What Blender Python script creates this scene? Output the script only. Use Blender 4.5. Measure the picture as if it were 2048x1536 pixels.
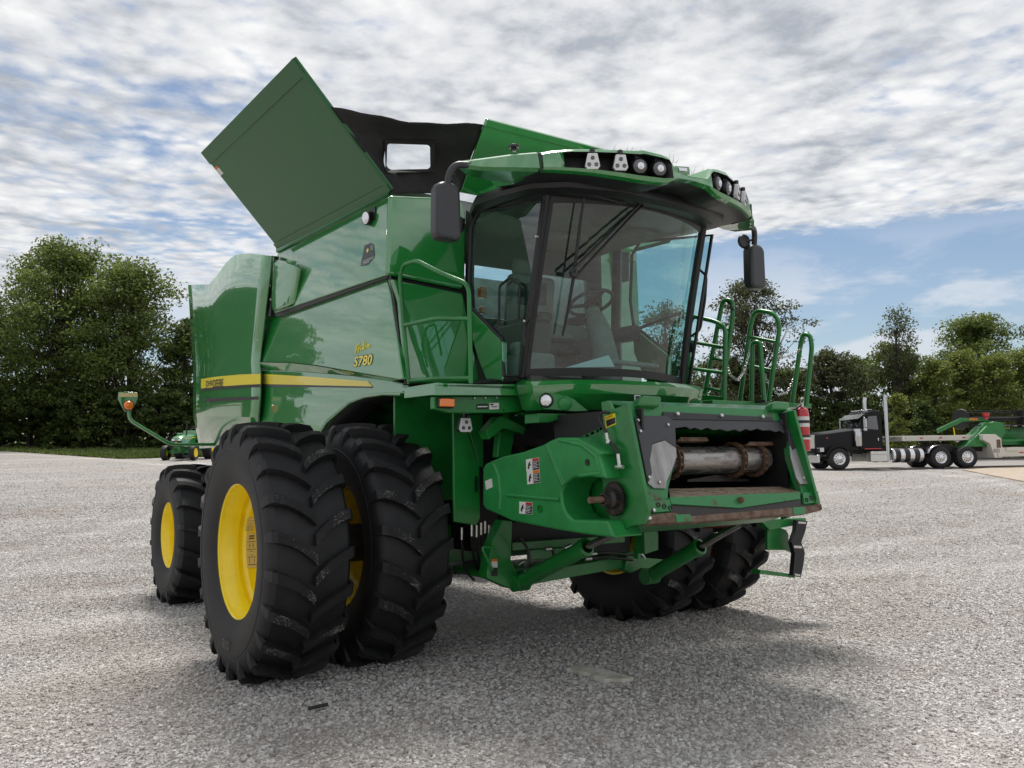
import bpy, bmesh, math, random
import numpy as np
from mathutils import Vector, Matrix, Euler, noise
R = math.radians
PI = math.pi
rnd = random.Random(7)
scn = bpy.context.scene
for o in list(bpy.data.objects):
    bpy.data.objects.remove(o)
COL = scn.collection

# ------------------------------------------------------------------ camera
CAM = Vector((4.6929, 6.79, 1.7079))
YAW, PITCH, ROLL, FPX = 4.1043, 0.0844, -0.0121, 1685.4      # FPX for a 2048 px wide picture
_cy, _sy, _cp, _sp = math.cos(YAW), math.sin(YAW), math.cos(PITCH), math.sin(PITCH)
CF = Vector((_cp*_cy, _cp*_sy, _sp))
_r0 = Vector((_sy, -_cy, 0)); _u0 = _r0.cross(CF)
CR = math.cos(ROLL)*_r0 + math.sin(ROLL)*_u0
CU = -math.sin(ROLL)*_r0 + math.cos(ROLL)*_u0
cd = bpy.data.cameras.new('camera'); cam = bpy.data.objects.new('camera', cd); COL.objects.link(cam)
cd.sensor_width = 36.0; cd.lens = FPX/2048*36.0; cd.clip_start = 0.05; cd.clip_end = 3000
cam.matrix_world = Matrix(((CR.x, CU.x, -CF.x, CAM.x), (CR.y, CU.y, -CF.y, CAM.y), (CR.z, CU.z, -CF.z, CAM.z), (0, 0, 0, 1)))
scn.camera = cam
HF = Vector((_cy, _sy, 0)); HR = Vector((_sy, -_cy, 0))      # horizontal view direction and its right

# ------------------------------------------------------------------ light
SUN_EL, SUN_AZ = R(67), YAW + R(6)                           # behind the machine, high, veiled by cloud
sd = Vector((math.cos(SUN_EL)*math.cos(SUN_AZ), math.cos(SUN_EL)*math.sin(SUN_AZ), math.sin(SUN_EL)))
sl = bpy.data.lights.new('sun', 'SUN'); sun = bpy.data.objects.new('sun', sl); COL.objects.link(sun)
sl.energy = 2.7; sl.angle = R(13); sl.color = (1.0, 0.955, 0.89)
sun.rotation_euler = (-sd).to_track_quat('-Z', 'Y').to_euler()
sun.location = (0, 0, 40)
w = bpy.data.worlds.new('World'); scn.world = w; w.use_nodes = True
nt = w.node_tree; N = nt.nodes; L = nt.links
for n in list(N): N.remove(n)
def nd(t, **k):
    n = N.new(t)
    for a, v in k.items(): setattr(n, a, v)
    return n
def mth(op, a, b=None, c=None, clamp=False):
    n = nd('ShaderNodeMath', operation=op, use_clamp=clamp)
    for i, v in enumerate((a, b, c)):
        if v is None: continue
        if isinstance(v, (int, float)): n.inputs[i].default_value = v
        else: L.new(v, n.inputs[i])
    return n.outputs[0]
def sstep(v, lo, hi):
    n = nd('ShaderNodeMapRange', interpolation_type='SMOOTHSTEP')
    L.new(v, n.inputs['Value']); n.inputs['From Min'].default_value = lo; n.inputs['From Max'].default_value = hi
    return n.outputs['Result']
def wnoise(vec, scale, detail, rough, dist=0.0):
    n = nd('ShaderNodeTexNoise'); L.new(vec, n.inputs['Vector'])
    n.inputs['Scale'].default_value = scale; n.inputs['Detail'].default_value = detail
    n.inputs['Roughness'].default_value = rough; n.inputs['Distortion'].default_value = dist
    return n.outputs['Fac']
out = nd('ShaderNodeOutputWorld'); bg = nd('ShaderNodeBackground'); L.new(bg.outputs[0], out.inputs[0])
bg.inputs['Strength'].default_value = 0.062
sky = nd('ShaderNodeTexSky', sky_type='NISHITA'); sky.sun_disc = False
sky.sun_elevation = SUN_EL; sky.sun_rotation = PI/2 - SUN_AZ
sky.air_density = 1.0; sky.dust_density = 0.8; sky.ozone_density = 1.2
tc = nd('ShaderNodeTexCoord'); sep = nd('ShaderNodeSeparateXYZ'); L.new(tc.outputs['Generated'], sep.inputs[0])
zc = mth('MAXIMUM', sep.outputs['Z'], 0.03)
pxn = mth('DIVIDE', sep.outputs['X'], zc); pyn = mth('DIVIDE', sep.outputs['Y'], zc)
cmb = nd('ShaderNodeCombineXYZ'); L.new(pxn, cmb.inputs[0]); L.new(pyn, cmb.inputs[1])
PV = cmb.outputs[0]                                            # where a sight line meets a cloud deck one unit up
macro = wnoise(PV, 0.55, 3.0, 0.5, 0.3)
# altocumulus cells: a voronoi net pulled about by noise
wob = nd('ShaderNodeTexNoise'); L.new(PV, wob.inputs['Vector']); wob.inputs['Scale'].default_value = 3.0; wob.inputs['Detail'].default_value = 5.0
wsc = nd('ShaderNodeVectorMath', operation='SCALE'); L.new(wob.outputs['Color'], wsc.inputs[0]); wsc.inputs['Scale'].default_value = 0.25
wad = nd('ShaderNodeVectorMath', operation='ADD'); L.new(PV, wad.inputs[0]); L.new(wsc.outputs[0], wad.inputs[1])
vor = nd('ShaderNodeTexVoronoi', feature='SMOOTH_F1'); L.new(wad.outputs[0], vor.inputs['Vector']); vor.inputs['Scale'].default_value = 11.0; vor.inputs['Smoothness'].default_value = 0.6
cells = mth('SUBTRACT', 0.55, vor.outputs['Distance'])
puffs = wnoise(PV, 6.5, 7.0, 0.62, 0.15)
fine = wnoise(PV, 15.0, 5.0, 0.6)
cov = mth('ADD', mth('ADD', mth('MULTIPLY', macro, 1.0), mth('MULTIPLY', cells, 0.22)), mth('ADD', mth('MULTIPLY', puffs, 0.62), mth('MULTIPLY', fine, 0.22)))
# the deck thins out towards the left of the view
drift = mth('ADD', mth('MULTIPLY', pxn, float(HR.x)), mth('MULTIPLY', pyn, float(HR.y)))
cov = mth('ADD', cov, mth('MULTIPLY', sstep(drift, -1.6, 0.6), 0.09))
cloud = sstep(cov, 0.60, 0.93)
# the deck ends along a straight front towards the horizon on the right, as in the photograph
EDGE_N, EDGE_C = (-0.865, -0.50), 3.93
edge = mth('ADD', mth('MULTIPLY', pxn, EDGE_N[0]), mth('MULTIPLY', pyn, EDGE_N[1]))
edge = mth('ADD', edge, mth('MULTIPLY', mth('SUBTRACT', puffs, 0.5), 0.7))
deck = mth('SUBTRACT', 1.0, sstep(edge, EDGE_C-0.15, EDGE_C+0.15))
cloud = mth('MULTIPLY', cloud, deck)
# low heaps of cumulus far off, in bands above the horizon
mp = nd('ShaderNodeMapping'); L.new(tc.outputs['Generated'], mp.inputs['Vector']); mp.inputs['Scale'].default_value = (1, 1, 3.4)
low = wnoise(mp.outputs[0], 5.5, 7.0, 0.55, 0.2)
lowband = mth('MULTIPLY', sstep(sep.outputs['Z'], 0.02, 0.09), mth('SUBTRACT', 1.0, sstep(sep.outputs['Z'], 0.15, 0.27)))
lowc = mth('MULTIPLY', mth('MULTIPLY', sstep(low, 0.43, 0.56), lowband), 0.75)
# thickness of the cloud makes its light and dark parts
thick = wnoise(PV, 2.1, 7.0, 0.62, 0.2)
ramp = nd('ShaderNodeValToRGB'); L.new(mth('ADD', mth('ADD', mth('MULTIPLY', thick, 0.66), mth('MULTIPLY', puffs, 0.34)), mth('MULTIPLY', cells, -0.12)), ramp.inputs[0])
e = ramp.color_ramp.elements
e[0].position = 0.37; e[0].color = (9.6, 9.6, 9.6, 1)
e[1].position = 0.62; e[1].color = (4.4, 4.75, 5.3, 1)
m = ramp.color_ramp.elements.new(0.5); m.color = (7.4, 7.55, 7.8, 1)
mx1 = nd('ShaderNodeMix', data_type='RGBA'); L.new(cloud, mx1.inputs['Factor'])
L.new(sky.outputs[0], mx1.inputs[6]); L.new(ramp.outputs[0], mx1.inputs[7])
mx2 = nd('ShaderNodeMix', data_type='RGBA'); L.new(lowc, mx2.inputs['Factor'])
L.new(mx1.outputs[2], mx2.inputs[6]); mx2.inputs[7].default_value = (7.2, 7.6, 8.2, 1)
L.new(mx2.outputs[2], bg.inputs['Color'])
scn.view_settings.view_transform = 'Standard'; scn.view_settings.look = 'None'
scn.view_settings.gamma = 1.0; scn.view_settings.use_curve_mapping = False
scn.view_settings.exposure = 0.72
scn.render.engine = 'CYCLES'
scn.cycles.max_bounces = 8; scn.cycles.transparent_max_bounces = 16
scn.cycles.caustics_reflective = False; scn.cycles.caustics_refractive = False

# ------------------------------------------------------------------ pixel -> place
def P(px, py, **k):
    d = CF + CR*((px-1024)/FPX) - CU*((py-768)/FPX)
    (ax, v), = k.items()
    if ax == 'D': return CAM + d*v
    i = 'XYZ'.index(ax)
    return CAM + d*((v-CAM[i])/d[i])
def PPL(px, py, n, c):
    d = CF + CR*((px-1024)/FPX) - CU*((py-768)/FPX)
    return CAM + d*((c-n.dot(CAM))/n.dot(d))
def terrain(x, y):
    v = Vector((x-CAM.x, y-CAM.y, 0)); D = v.dot(HF); Lt = v.dot(HR)
    if D <= 13: return 0.0
    a = max(-0.7, min(0.37, Lt/max(D, 10)))
    s = 0.0435 - 0.035*a
    D = min(D, 75)
    t = D-13
    return s*(t*t/10 if t < 5 else t-2.5)
def PT(px, py):
    d = CF + CR*((px-1024)/FPX) - CU*((py-768)/FPX)
    t = 2.0
    while t < 300:
        q = CAM + d*t
        if q.z <= terrain(q.x, q.y): return Vector((q.x, q.y, terrain(q.x, q.y)))
        t += 0.05
    return CAM + d*60

# ------------------------------------------------------------------ materials
def mat_new(name):
    m = bpy.data.materials.new(name); m.use_nodes = True
    return m, m.node_tree.nodes, m.node_tree.links, m.node_tree.nodes['Principled BSDF']
def simple(name, col, rough=0.5, metal=0.0, coat=0.0, var=0.0, vscale=6.0, bump=0.0, bscale=60.0, spec=0.5, col2=None, coatr=0.03):
    m, n, l, b = mat_new(name)
    b.inputs['Base Color'].default_value = (*col, 1); b.inputs['Roughness'].default_value = rough
    b.inputs['Metallic'].default_value = metal; b.inputs['Coat Weight'].default_value = coat
    b.inputs['Coat Roughness'].default_value = coatr; b.inputs['Specular IOR Level'].default_value = spec
    if var or bump or col2:
        t = n.new('ShaderNodeTexCoord')
        if var or col2:
            z = n.new('ShaderNodeTexNoise'); z.inputs['Scale'].default_value = vscale; z.inputs['Detail'].default_value = 6; z.inputs['Roughness'].default_value = 0.65
            l.new(t.outputs['Object'], z.inputs['Vector'])
            rp = n.new('ShaderNodeValToRGB'); l.new(z.outputs['Fac'], rp.inputs[0])
            c2 = col2 or tuple(min(1, c*(1+var)) for c in col)
            c1 = col if col2 else tuple(c*(1-var) for c in col)
            rp.color_ramp.elements[0].color = (*c1, 1); rp.color_ramp.elements[1].color = (*c2, 1)
            rp.color_ramp.elements[0].position = 0.38; rp.color_ramp.elements[1].position = 0.64
            l.new(rp.outputs[0], b.inputs['Base Color'])
            rr = n.new('ShaderNodeMapRange'); l.new(z.outputs['Fac'], rr.inputs['Value'])
            rr.inputs['To Min'].default_value = rough*0.8; rr.inputs['To Max'].default_value = min(1, rough*1.25)
            l.new(rr.outputs[0], b.inputs['Roughness'])
        if bump:
            z2 = n.new('ShaderNodeTexNoise'); z2.inputs['Scale'].default_value = bscale; z2.inputs['Detail'].default_value = 4
            l.new(t.outputs['Object'], z2.inputs['Vector'])
            bp = n.new('ShaderNodeBump'); bp.inputs['Strength'].default_value = bump; bp.inputs['Distance'].default_value = 0.02
            l.new(z2.outputs['Fac'], bp.inputs['Height']); l.new(bp.outputs[0], b.inputs['Normal'])
    return m
def glass(name, tint, refl=1.0):
    # clear tinted pane: mirror share by Schlick from the angle, the same from both sides
    m = bpy.data.materials.new(name); m.use_nodes = True
    n, l = m.node_tree.nodes, m.node_tree.links
    for x in list(n): n.remove(x)
    o = n.new('ShaderNodeOutputMaterial'); t = n.new('ShaderNodeBsdfTransparent'); g = n.new('ShaderNodeBsdfGlossy')
    lw = n.new('ShaderNodeLayerWeight'); lw.inputs['Blend'].default_value = 0.5
    pw = n.new('ShaderNodeMath'); pw.operation = 'POWER'; l.new(lw.outputs['Facing'], pw.inputs[0]); pw.inputs[1].default_value = 5.0
    ma = n.new('ShaderNodeMath'); ma.operation = 'MULTIPLY_ADD'; l.new(pw.outputs[0], ma.inputs[0]); ma.inputs[1].default_value = 0.89; ma.inputs[2].default_value = 0.085
    x = n.new('ShaderNodeMixShader')
    t.inputs[0].default_value = (*tint, 1); g.inputs['Roughness'].default_value = 0.0; g.inputs[0].default_value = (refl, refl, refl, 1)
    l.new(ma.outputs[0], x.inputs[0]); l.new(t.outputs[0], x.inputs[1]); l.new(g.outputs[0], x.inputs[2]); l.new(x.outputs[0], o.inputs[0])
    return m
def paint(name, col, dust=0.06, rough=0.32, coat=0.9):
    # two-layer paint: gently uneven orange peel, a film of dust that gathers in cloudy patches
    m, n, l, b = mat_new(name)
    t = n.new('ShaderNodeTexCoord')
    z = n.new('ShaderNodeTexNoise'); z.inputs['Scale'].default_value = 2.3; z.inputs['Detail'].default_value = 8; z.inputs['Roughness'].default_value = 0.7
    l.new(t.outputs['Object'], z.inputs['Vector'])
    rp = n.new('ShaderNodeMapRange'); l.new(z.outputs['Fac'], rp.inputs['Value']); rp.inputs['From Min'].default_value = 0.45; rp.inputs['From Max'].default_value = 0.75
    rp.inputs['To Min'].default_value = 0.0; rp.inputs['To Max'].default_value = dust
    mx = n.new('ShaderNodeMix'); mx.data_type = 'RGBA'; l.new(rp.outputs[0], mx.inputs['Factor'])
    mx.inputs[6].default_value = (*col, 1); mx.inputs[7].default_value = (0.16, 0.17, 0.14, 1)
    l.new(mx.outputs[2], b.inputs['Base Color'])
    rr = n.new('ShaderNodeMapRange'); l.new(z.outputs['Fac'], rr.inputs['Value']); rr.inputs['To Min'].default_value = rough*0.8; rr.inputs['To Max'].default_value = rough*1.3
    l.new(rr.outputs[0], b.inputs['Roughness'])
    b.inputs['Specular IOR Level'].default_value = 0.3; b.inputs['Coat Weight'].default_value = coat; b.inputs['Coat Roughness'].default_value = 0.025; b.inputs['Coat IOR'].default_value = 2.3
    z2 = n.new('ShaderNodeTexNoise'); z2.inputs['Scale'].default_value = 3.0; z2.inputs['Detail'].default_value = 2
    l.new(t.outputs['Object'], z2.inputs['Vector'])
    bp = n.new('ShaderNodeBump'); bp.inputs['Strength'].default_value = 0.022; bp.inputs['Distance'].default_value = 0.05
    l.new(z2.outputs['Fac'], bp.inputs['Height']); l.new(bp.outputs[0], b.inputs['Coat Normal']); l.new(bp.outputs[0], b.inputs['Normal'])
    return m
def rusty(name, col, rust=(0.10, 0.048, 0.025), lo=0.42, hi=0.6, scale=9.0, rough=0.55, metal=0.0, stretch=(1, 1, 1)):
    m, n, l, b = mat_new(name)
    t = n.new('ShaderNodeTexCoord'); mp = n.new('ShaderNodeMapping'); l.new(t.outputs['Object'], mp.inputs[0]); mp.inputs['Scale'].default_value = stretch
    z = n.new('ShaderNodeTexNoise'); z.inputs['Scale'].default_value = scale; z.inputs['Detail'].default_value = 8; z.inputs['Roughness'].default_value = 0.68
    l.new(mp.outputs[0], z.inputs['Vector'])
    rp = n.new('ShaderNodeValToRGB'); l.new(z.outputs['Fac'], rp.inputs[0])
    rp.color_ramp.elements[0].position = lo; rp.color_ramp.elements[0].color = (*col, 1)
    rp.color_ramp.elements[1].position = hi; rp.color_ramp.elements[1].color = (*rust, 1)
    l.new(rp.outputs[0], b.inputs['Base Color'])
    rr = n.new('ShaderNodeMapRange'); l.new(z.outputs['Fac'], rr.inputs['Value']); rr.inputs['From Min'].default_value = lo; rr.inputs['From Max'].default_value = hi
    rr.inputs['To Min'].default_value = rough*0.6; rr.inputs['To Max'].default_value = 0.85
    l.new(rr.outputs[0], b.inputs['Roughness'])
    if metal:
        mm = n.new('ShaderNodeMapRange'); l.new(z.outputs['Fac'], mm.inputs['Value']); mm.inputs['From Min'].default_value = lo; mm.inputs['From Max'].default_value = hi
        mm.inputs['To Min'].default_value = metal; mm.inputs['To Max'].default_value = 0.1
        l.new(mm.outputs[0], b.inputs['Metallic'])
    bp = n.new('ShaderNodeBump'); bp.inputs['Strength'].default_value = 0.25; bp.inputs['Distance'].default_value = 0.01
    l.new(z.outputs['Fac'], bp.inputs['Height']); l.new(bp.outputs[0], b.inputs['Normal'])
    return m
GREEN = (0.009, 0.215, 0.032)
M = {}
M['green'] = paint('green_paint', GREEN)
M['green_soft'] = simple('green_moulding', (0.018, 0.225, 0.050), 0.42, var=0.12, vscale=5, bump=0.05, bscale=180)
M['green_frame'] = simple('green_chassis_paint', (0.007, 0.165, 0.026), 0.36, coat=0.3, var=0.2, vscale=4, coatr=0.2)
M['green_worn'] = rusty('worn_green_paint', (0.020, 0.20, 0.055), (0.11, 0.075, 0.05), 0.55, 0.68, 7.0, 0.5)
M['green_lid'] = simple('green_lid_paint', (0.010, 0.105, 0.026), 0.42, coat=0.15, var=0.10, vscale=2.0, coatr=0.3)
M['yellow'] = simple('wheel_yellow', (0.97, 0.74, 0.010), 0.36, coat=0.5, var=0.05, coatr=0.15)
M['stripe'] = simple('stripe_yellow', (0.92, 0.76, 0.04), 0.35, coat=0.5)
M['black'] = simple('black_plastic', (0.013, 0.013, 0.015), 0.42, bump=0.08, bscale=300)
M['dark'] = simple('black_steel', (0.012, 0.012, 0.013), 0.55, var=0.3)
M['grey_plastic'] = simple('charcoal_plastic', (0.035, 0.036, 0.042), 0.38, bump=0.06, bscale=260)
M['rubber'] = simple('hose_rubber', (0.012, 0.012, 0.012), 0.5)
M['chrome'] = simple('chrome', (0.55, 0.55, 0.56), 0.16, 1.0)
M['zinc'] = simple('zinc_plated_steel', (0.62, 0.62, 0.60), 0.32, 1.0, var=0.15, vscale=30)
M['white'] = simple('white_plastic', (0.72, 0.73, 0.74), 0.4)
M['label'] = simple('white_label', (0.68, 0.68, 0.66), 0.5)
M['ink'] = simple('black_ink', (0.012, 0.012, 0.012), 0.5)
M['grey_ink'] = simple('grey_ink', (0.05, 0.065, 0.075), 0.5)
M['red'] = simple('red_label', (0.45, 0.02, 0.02), 0.5)
M['darkred'] = simple('dark_red_paint', (0.16, 0.008, 0.01), 0.4)
M['redpaint'] = simple('red_paint', (0.52, 0.012, 0.02), 0.28, coat=0.6)
M['orange_label'] = simple('orange_label', (0.65, 0.17, 0.01), 0.5)
M['yellow_label'] = simple('yellow_label', (0.82, 0.60, 0.01), 0.5)
M['cream_label'] = simple('cream_label', (0.68, 0.56, 0.28), 0.5)
M['amber'] = simple('amber_lens', (0.85, 0.20, 0.008), 0.18, coat=0.8)
M['lens'] = simple('lamp_lens', (0.10, 0.105, 0.11), 0.10, 0.6, coat=1.0)
M['bulb'] = simple('silver_reflector', (0.75, 0.76, 0.78), 0.15, 0.9)
M['canvas'] = simple('black_canvas', (0.013, 0.012, 0.012), 0.75, bump=0.4, bscale=14)
M['clear_vinyl'] = glass('clear_vinyl', (0.90, 0.93, 0.95), 0.8)
M['glass'] = glass('tinted_glass', (0.56, 0.79, 0.765), 1.0)
M['dark_glass'] = glass('smoked_glass', (0.30, 0.36, 0.36), 1.0)
M['seat'] = simple('grey_seat_cloth', (0.26, 0.25, 0.23), 0.9, var=0.15, bump=0.2, bscale=200)
M['liner'] = simple('cab_liner', (0.16, 0.15, 0.12), 0.85, var=0.1)
M['interior'] = simple('cab_interior_plastic', (0.06, 0.057, 0.052), 0.6, var=0.1)
M['tank'] = simple('grain_tank_steel', (0.30, 0.33, 0.32), 0.4, 0.5, var=0.2)
M['steel'] = rusty('drum_steel', (0.36, 0.34, 0.33), (0.14, 0.11, 0.09), 0.5, 0.75, 6.0, 0.42, 0.85, (1, 4, 4))
M['worn_steel'] = rusty('worn_bare_steel', (0.40, 0.40, 0.40), (0.22, 0.20, 0.19), 0.40, 0.75, 5.0, 0.5, 0.7, (1.5, 1, 0.3))
M['rust'] = rusty('rusty_steel', (0.16, 0.10, 0.065), (0.085, 0.045, 0.025), 0.40, 0.62, 14.0, 0.7)
M['sill'] = rusty('worn_sill', (0.50, 0.44, 0.36), (0.17, 0.085, 0.035), 0.42, 0.58, 10.0, 0.5, 0.5, (1, 4, 4))
M['darksteel'] = rusty('oily_dark_steel', (0.028, 0.026, 0.026), (0.07, 0.042, 0.03), 0.5, 0.72, 12.0, 0.45, 0.4)
M['rod'] = simple('cylinder_rod', (0.45, 0.43, 0.40), 0.25, 1.0, var=0.15)
M['paper'] = simple('pale_paper', (0.60, 0.68, 0.70), 0.8)
# tyre rubber: dusty sidewalls, scuffed lug faces
def tyre_mat(name, scuff):
    m, n, l, b = mat_new(name)
    t = n.new('ShaderNodeTexCoord')
    z = n.new('ShaderNodeTexNoise'); z.inputs['Scale'].default_value = 5; z.inputs['Detail'].default_value = 8; z.inputs['Roughness'].default_value = 0.7
    l.new(t.outputs['Object'], z.inputs['Vector'])
    rp = n.new('ShaderNodeValToRGB'); l.new(z.outputs['Fac'], rp.inputs[0])
    rp.color_ramp.elements[0].position = 0.35; rp.color_ramp.elements[0].color = (0.0052, 0.0055, 0.0066, 1)
    rp.color_ramp.elements[1].position = 0.75; rp.color_ramp.elements[1].color = (0.0165, 0.0168, 0.0190, 1)
    src = rp.outputs[0]
    if scuff:
        z2 = n.new('ShaderNodeTexNoise'); z2.inputs['Scale'].default_value = 95; z2.inputs['Detail'].default_value = 3; z2.inputs['Roughness'].default_value = 0.6
        l.new(t.outputs['Object'], z2.inputs['Vector'])
        z3 = n.new('ShaderNodeTexNoise'); z3.inputs['Scale'].default_value = 4; l.new(t.outputs['Object'], z3.inputs['Vector'])
        ad = n.new('ShaderNodeMath'); ad.operation = 'ADD'; l.new(z2.outputs['Fac'], ad.inputs[0]); l.new(z3.outputs['Fac'], ad.inputs[1])
        r2 = n.new('ShaderNodeMapRange'); l.new(ad.outputs[0], r2.inputs['Value']); r2.inputs['From Min'].default_value = 1.13; r2.inputs['From Max'].default_value = 1.27
        mx = n.new('ShaderNodeMix'); mx.data_type = 'RGBA'; l.new(r2.outputs[0], mx.inputs['Factor']); l.new(src, mx.inputs[6]); mx.inputs[7].default_value = (0.20, 0.19, 0.18, 1)
        src = mx.outputs[2]
        bp = n.new('ShaderNodeBump'); bp.inputs['Strength'].default_value = 0.5; bp.inputs['Distance'].default_value = 0.01; l.new(z2.outputs['Fac'], bp.inputs['Height']); l.new(bp.outputs[0], b.inputs['Normal'])
    l.new(src, b.inputs['Base Color'])
    b.inputs['Roughness'].default_value = 0.58 if not scuff else 0.75; b.inputs['Specular IOR Level'].default_value = 0.42
    return m
M['tyre'] = tyre_mat('tyre_rubber', False)
M['lug'] = tyre_mat('scuffed_lug_rubber', True)

# ------------------------------------------------------------------ mesh builder
class MB:
    def __init__(s): s.v = []; s.f = []; s.m = []
    def add(s, vs, fs, mi=0):
        o = len(s.v); s.v += [tuple(v) for v in vs]
        for f in fs: s.f.append(tuple(i+o for i in f)); s.m.append(mi)
        return s
    def box(s, c, size, rot=None, mi=0):
        hx, hy, hz = size[0]/2, size[1]/2, size[2]/2
        vs = [Vector((x, y, z)) for x in (-hx, hx) for y in (-hy, hy) for z in (-hz, hz)]
        if rot is not None:
            mt = rot if isinstance(rot, Matrix) else Euler(rot).to_matrix()
            vs = [mt @ v for v in vs]
        c = Vector(c); vs = [v+c for v in vs]
        return s.add(vs, [(0, 1, 3, 2), (4, 6, 7, 5), (0, 4, 5, 1), (2, 3, 7, 6), (0, 2, 6, 4), (1, 5, 7, 3)], mi)
    def prism(s, pts, ext, mi=0, mi_side=None):
        pts = [Vector(p) for p in pts]; ext = Vector(ext); n = len(pts)
        if mi_side is None: mi_side = mi
        a = sum(((pts[i]-pts[0]).cross(pts[(i+1) % n]-pts[0]) for i in range(n)), Vector())
        if a.dot(ext) > 0: pts = pts[::-1]
        o = len(s.v); s.v += [tuple(p) for p in pts]+[tuple(p+ext) for p in pts]
        s.f.append(tuple(o+i for i in range(n))); s.m.append(mi)
        s.f.append(tuple(o+n+i for i in reversed(range(n)))); s.m.append(mi)
        for i in range(n):
            j = (i+1) % n
            s.f.append((o+j, o+i, o+n+i, o+n+j)); s.m.append(mi_side)
        return s
    def sweep(s, pts, rad, n=10, fillet=0.0, mi=0, closed=False, flat=None):
        pts = [Vector(p) for p in pts]
        if fillet and len(pts) > 2:
            q = [pts[0]]
            for i in range(1, len(pts)-1):
                a, b, c = pts[i-1], pts[i], pts[i+1]
                d1, d2 = (a-b), (c-b); l1, l2 = d1.length, d2.length
                fl = min(fillet, l1*0.48, l2*0.48); p1, p2 = b+d1/l1*fl, b+d2/l2*fl
                for k in range(6):
                    t = k/5; q.append(p1*(1-t)**2+b*2*t*(1-t)+p2*t*t)
            q.append(pts[-1]); pts = q
        m = len(pts); tang = []
        for i in range(m):
            if closed: t = pts[(i+1) % m]-pts[i-1]
            else: t = pts[min(i+1, m-1)]-pts[max(i-1, 0)]
            tang.append(t.normalized())
        up = Vector((0, 0, 1)) if abs(tang[0].z) < 0.9 else Vector((1, 0, 0))
        u = tang[0].cross(up).normalized(); o = len(s.v)
        for i in range(m):
            u = (u-tang[i]*u.dot(tang[i])).normalized(); w_ = tang[i].cross(u)
            rr = rad[i] if isinstance(rad, (list, tuple)) else rad
            for k in range(n):
                a = 2*PI*k/n
                s.v.append(tuple(pts[i]+u*(math.cos(a)*rr)+w_*(math.sin(a)*rr*(flat or 1))))
        rng = m if closed else m-1
        for i in range(rng):
            i2 = (i+1) % m
            for k in range(n):
                k2 = (k+1) % n
                s.f.append((o+i*n+k, o+i*n+k2, o+i2*n+k2, o+i2*n+k)); s.m.append(mi)
        if not closed:
            s.f.append(tuple(o+k for k in reversed(range(n)))); s.m.append(mi)
            s.f.append(tuple(o+(m-1)*n+k for k in range(n))); s.m.append(mi)
        return s
    def cyl(s, p0, p1, r, n=20, mi=0, r2=None):
        return s.sweep([p0, p1], [r, r if r2 is None else r2], n, 0, mi)
    def lathe(s, prof, c, axis, n=48, mi=0, mis=None):
        # prof: (radius, along axis); closed ends if radius is 0
        axis = Vector(axis).normalized(); up = Vector((0, 0, 1)) if abs(axis.z) < 0.9 else Vector((0, 1, 0))
        u = axis.cross(up).normalized(); w_ = axis.cross(u); c = Vector(c); o = len(s.v); m = len(prof)
        for k in range(n):
            a = 2*PI*k/n; d = u*math.cos(a)+w_*math.sin(a)
            for r_, x in prof: s.v.append(tuple(c+d*r_+axis*x))
        for k in range(n):
            k2 = (k+1) % n
            for i in range(m-1):
                s.f.append((o+k*m+i, o+k*m+i+1, o+k2*m+i+1, o+k2*m+i)); s.m.append(mis[i] if mis else mi)
        return s
    def grid(s, rows, mi=0, wrap=False):
        o = len(s.v); nr, nc = len(rows), len(rows[0])
        for r_ in rows: s.v += [tuple(p) for p in r_]
        for i in range(nr-1):
            for j in range(nc if wrap else nc-1):
                j2 = (j+1) % nc
                s.f.append((o+i*nc+j, o+i*nc+j2, o+(i+1)*nc+j2, o+(i+1)*nc+j)); s.m.append(mi)
        return s
    def ball(s, c, r, n=12, mi=0, sc=(1, 1, 1)):
        c = Vector(c); rows = []
        for i in range(n//2+1):
            t = PI*i/(n//2)
            rows.append([c+Vector((math.sin(t)*math.cos(2*PI*k/n)*r*sc[0], math.sin(t)*math.sin(2*PI*k/n)*r*sc[1], math.cos(t)*r*sc[2])) for k in range(n)])
        return s.grid(rows, mi, True)
    def mirror(s):
        t = MB(); t.v = [(-x, y, z) for x, y, z in s.v]; t.f = [tuple(reversed(f)) for f in s.f]; t.m = list(s.m)
        return t
    def mesh(s, name, mats, sharp=32, fix=True):
        me = bpy.data.meshes.new(name); me.from_pydata(s.v, [], s.f)
        for mt in (mats if isinstance(mats, (list, tuple)) else [mats]): me.materials.append(M[mt] if isinstance(mt, str) else mt)
        me.polygons.foreach_set('material_index', s.m)
        me.update()
        if fix:
            bm = bmesh.new(); bm.from_mesh(me); bmesh.ops.recalc_face_normals(bm, faces=bm.faces); bm.to_mesh(me); bm.free()
        if sharp:
            me.polygons.foreach_set('use_smooth', [True]*len(me.polygons)); me.set_sharp_from_angle(angle=R(sharp))
        return me
    def build(s, name, mats, parent=None, bevel=0.0, seg=2, sharp=32, fix=True, solid=0.0, subd=0):
        o = bpy.data.objects.new(name, s.mesh(name, mats, sharp, fix)); COL.objects.link(o)
        if parent is not None: o.parent = parent
        if solid:
            md = o.modifiers.new('thickness', 'SOLIDIFY'); md.thickness = solid; md.offset = -1
        if subd:
            md = o.modifiers.new('smooth', 'SUBSURF'); md.levels = subd; md.render_levels = subd
        if bevel:
            md = o.modifiers.new('bevel', 'BEVEL'); md.width = bevel; md.segments = seg; md.limit_method = 'ANGLE'; md.angle_limit = R(28); md.use_clamp_overlap = True
            md.harden_normals = True
        return o
def tag(o, label=None, cat=None, group=None, kind=None):
    if label: o['label'] = label
    if cat: o['category'] = cat
    if group: o['group'] = group
    if kind: o['kind'] = kind
    return o
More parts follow.
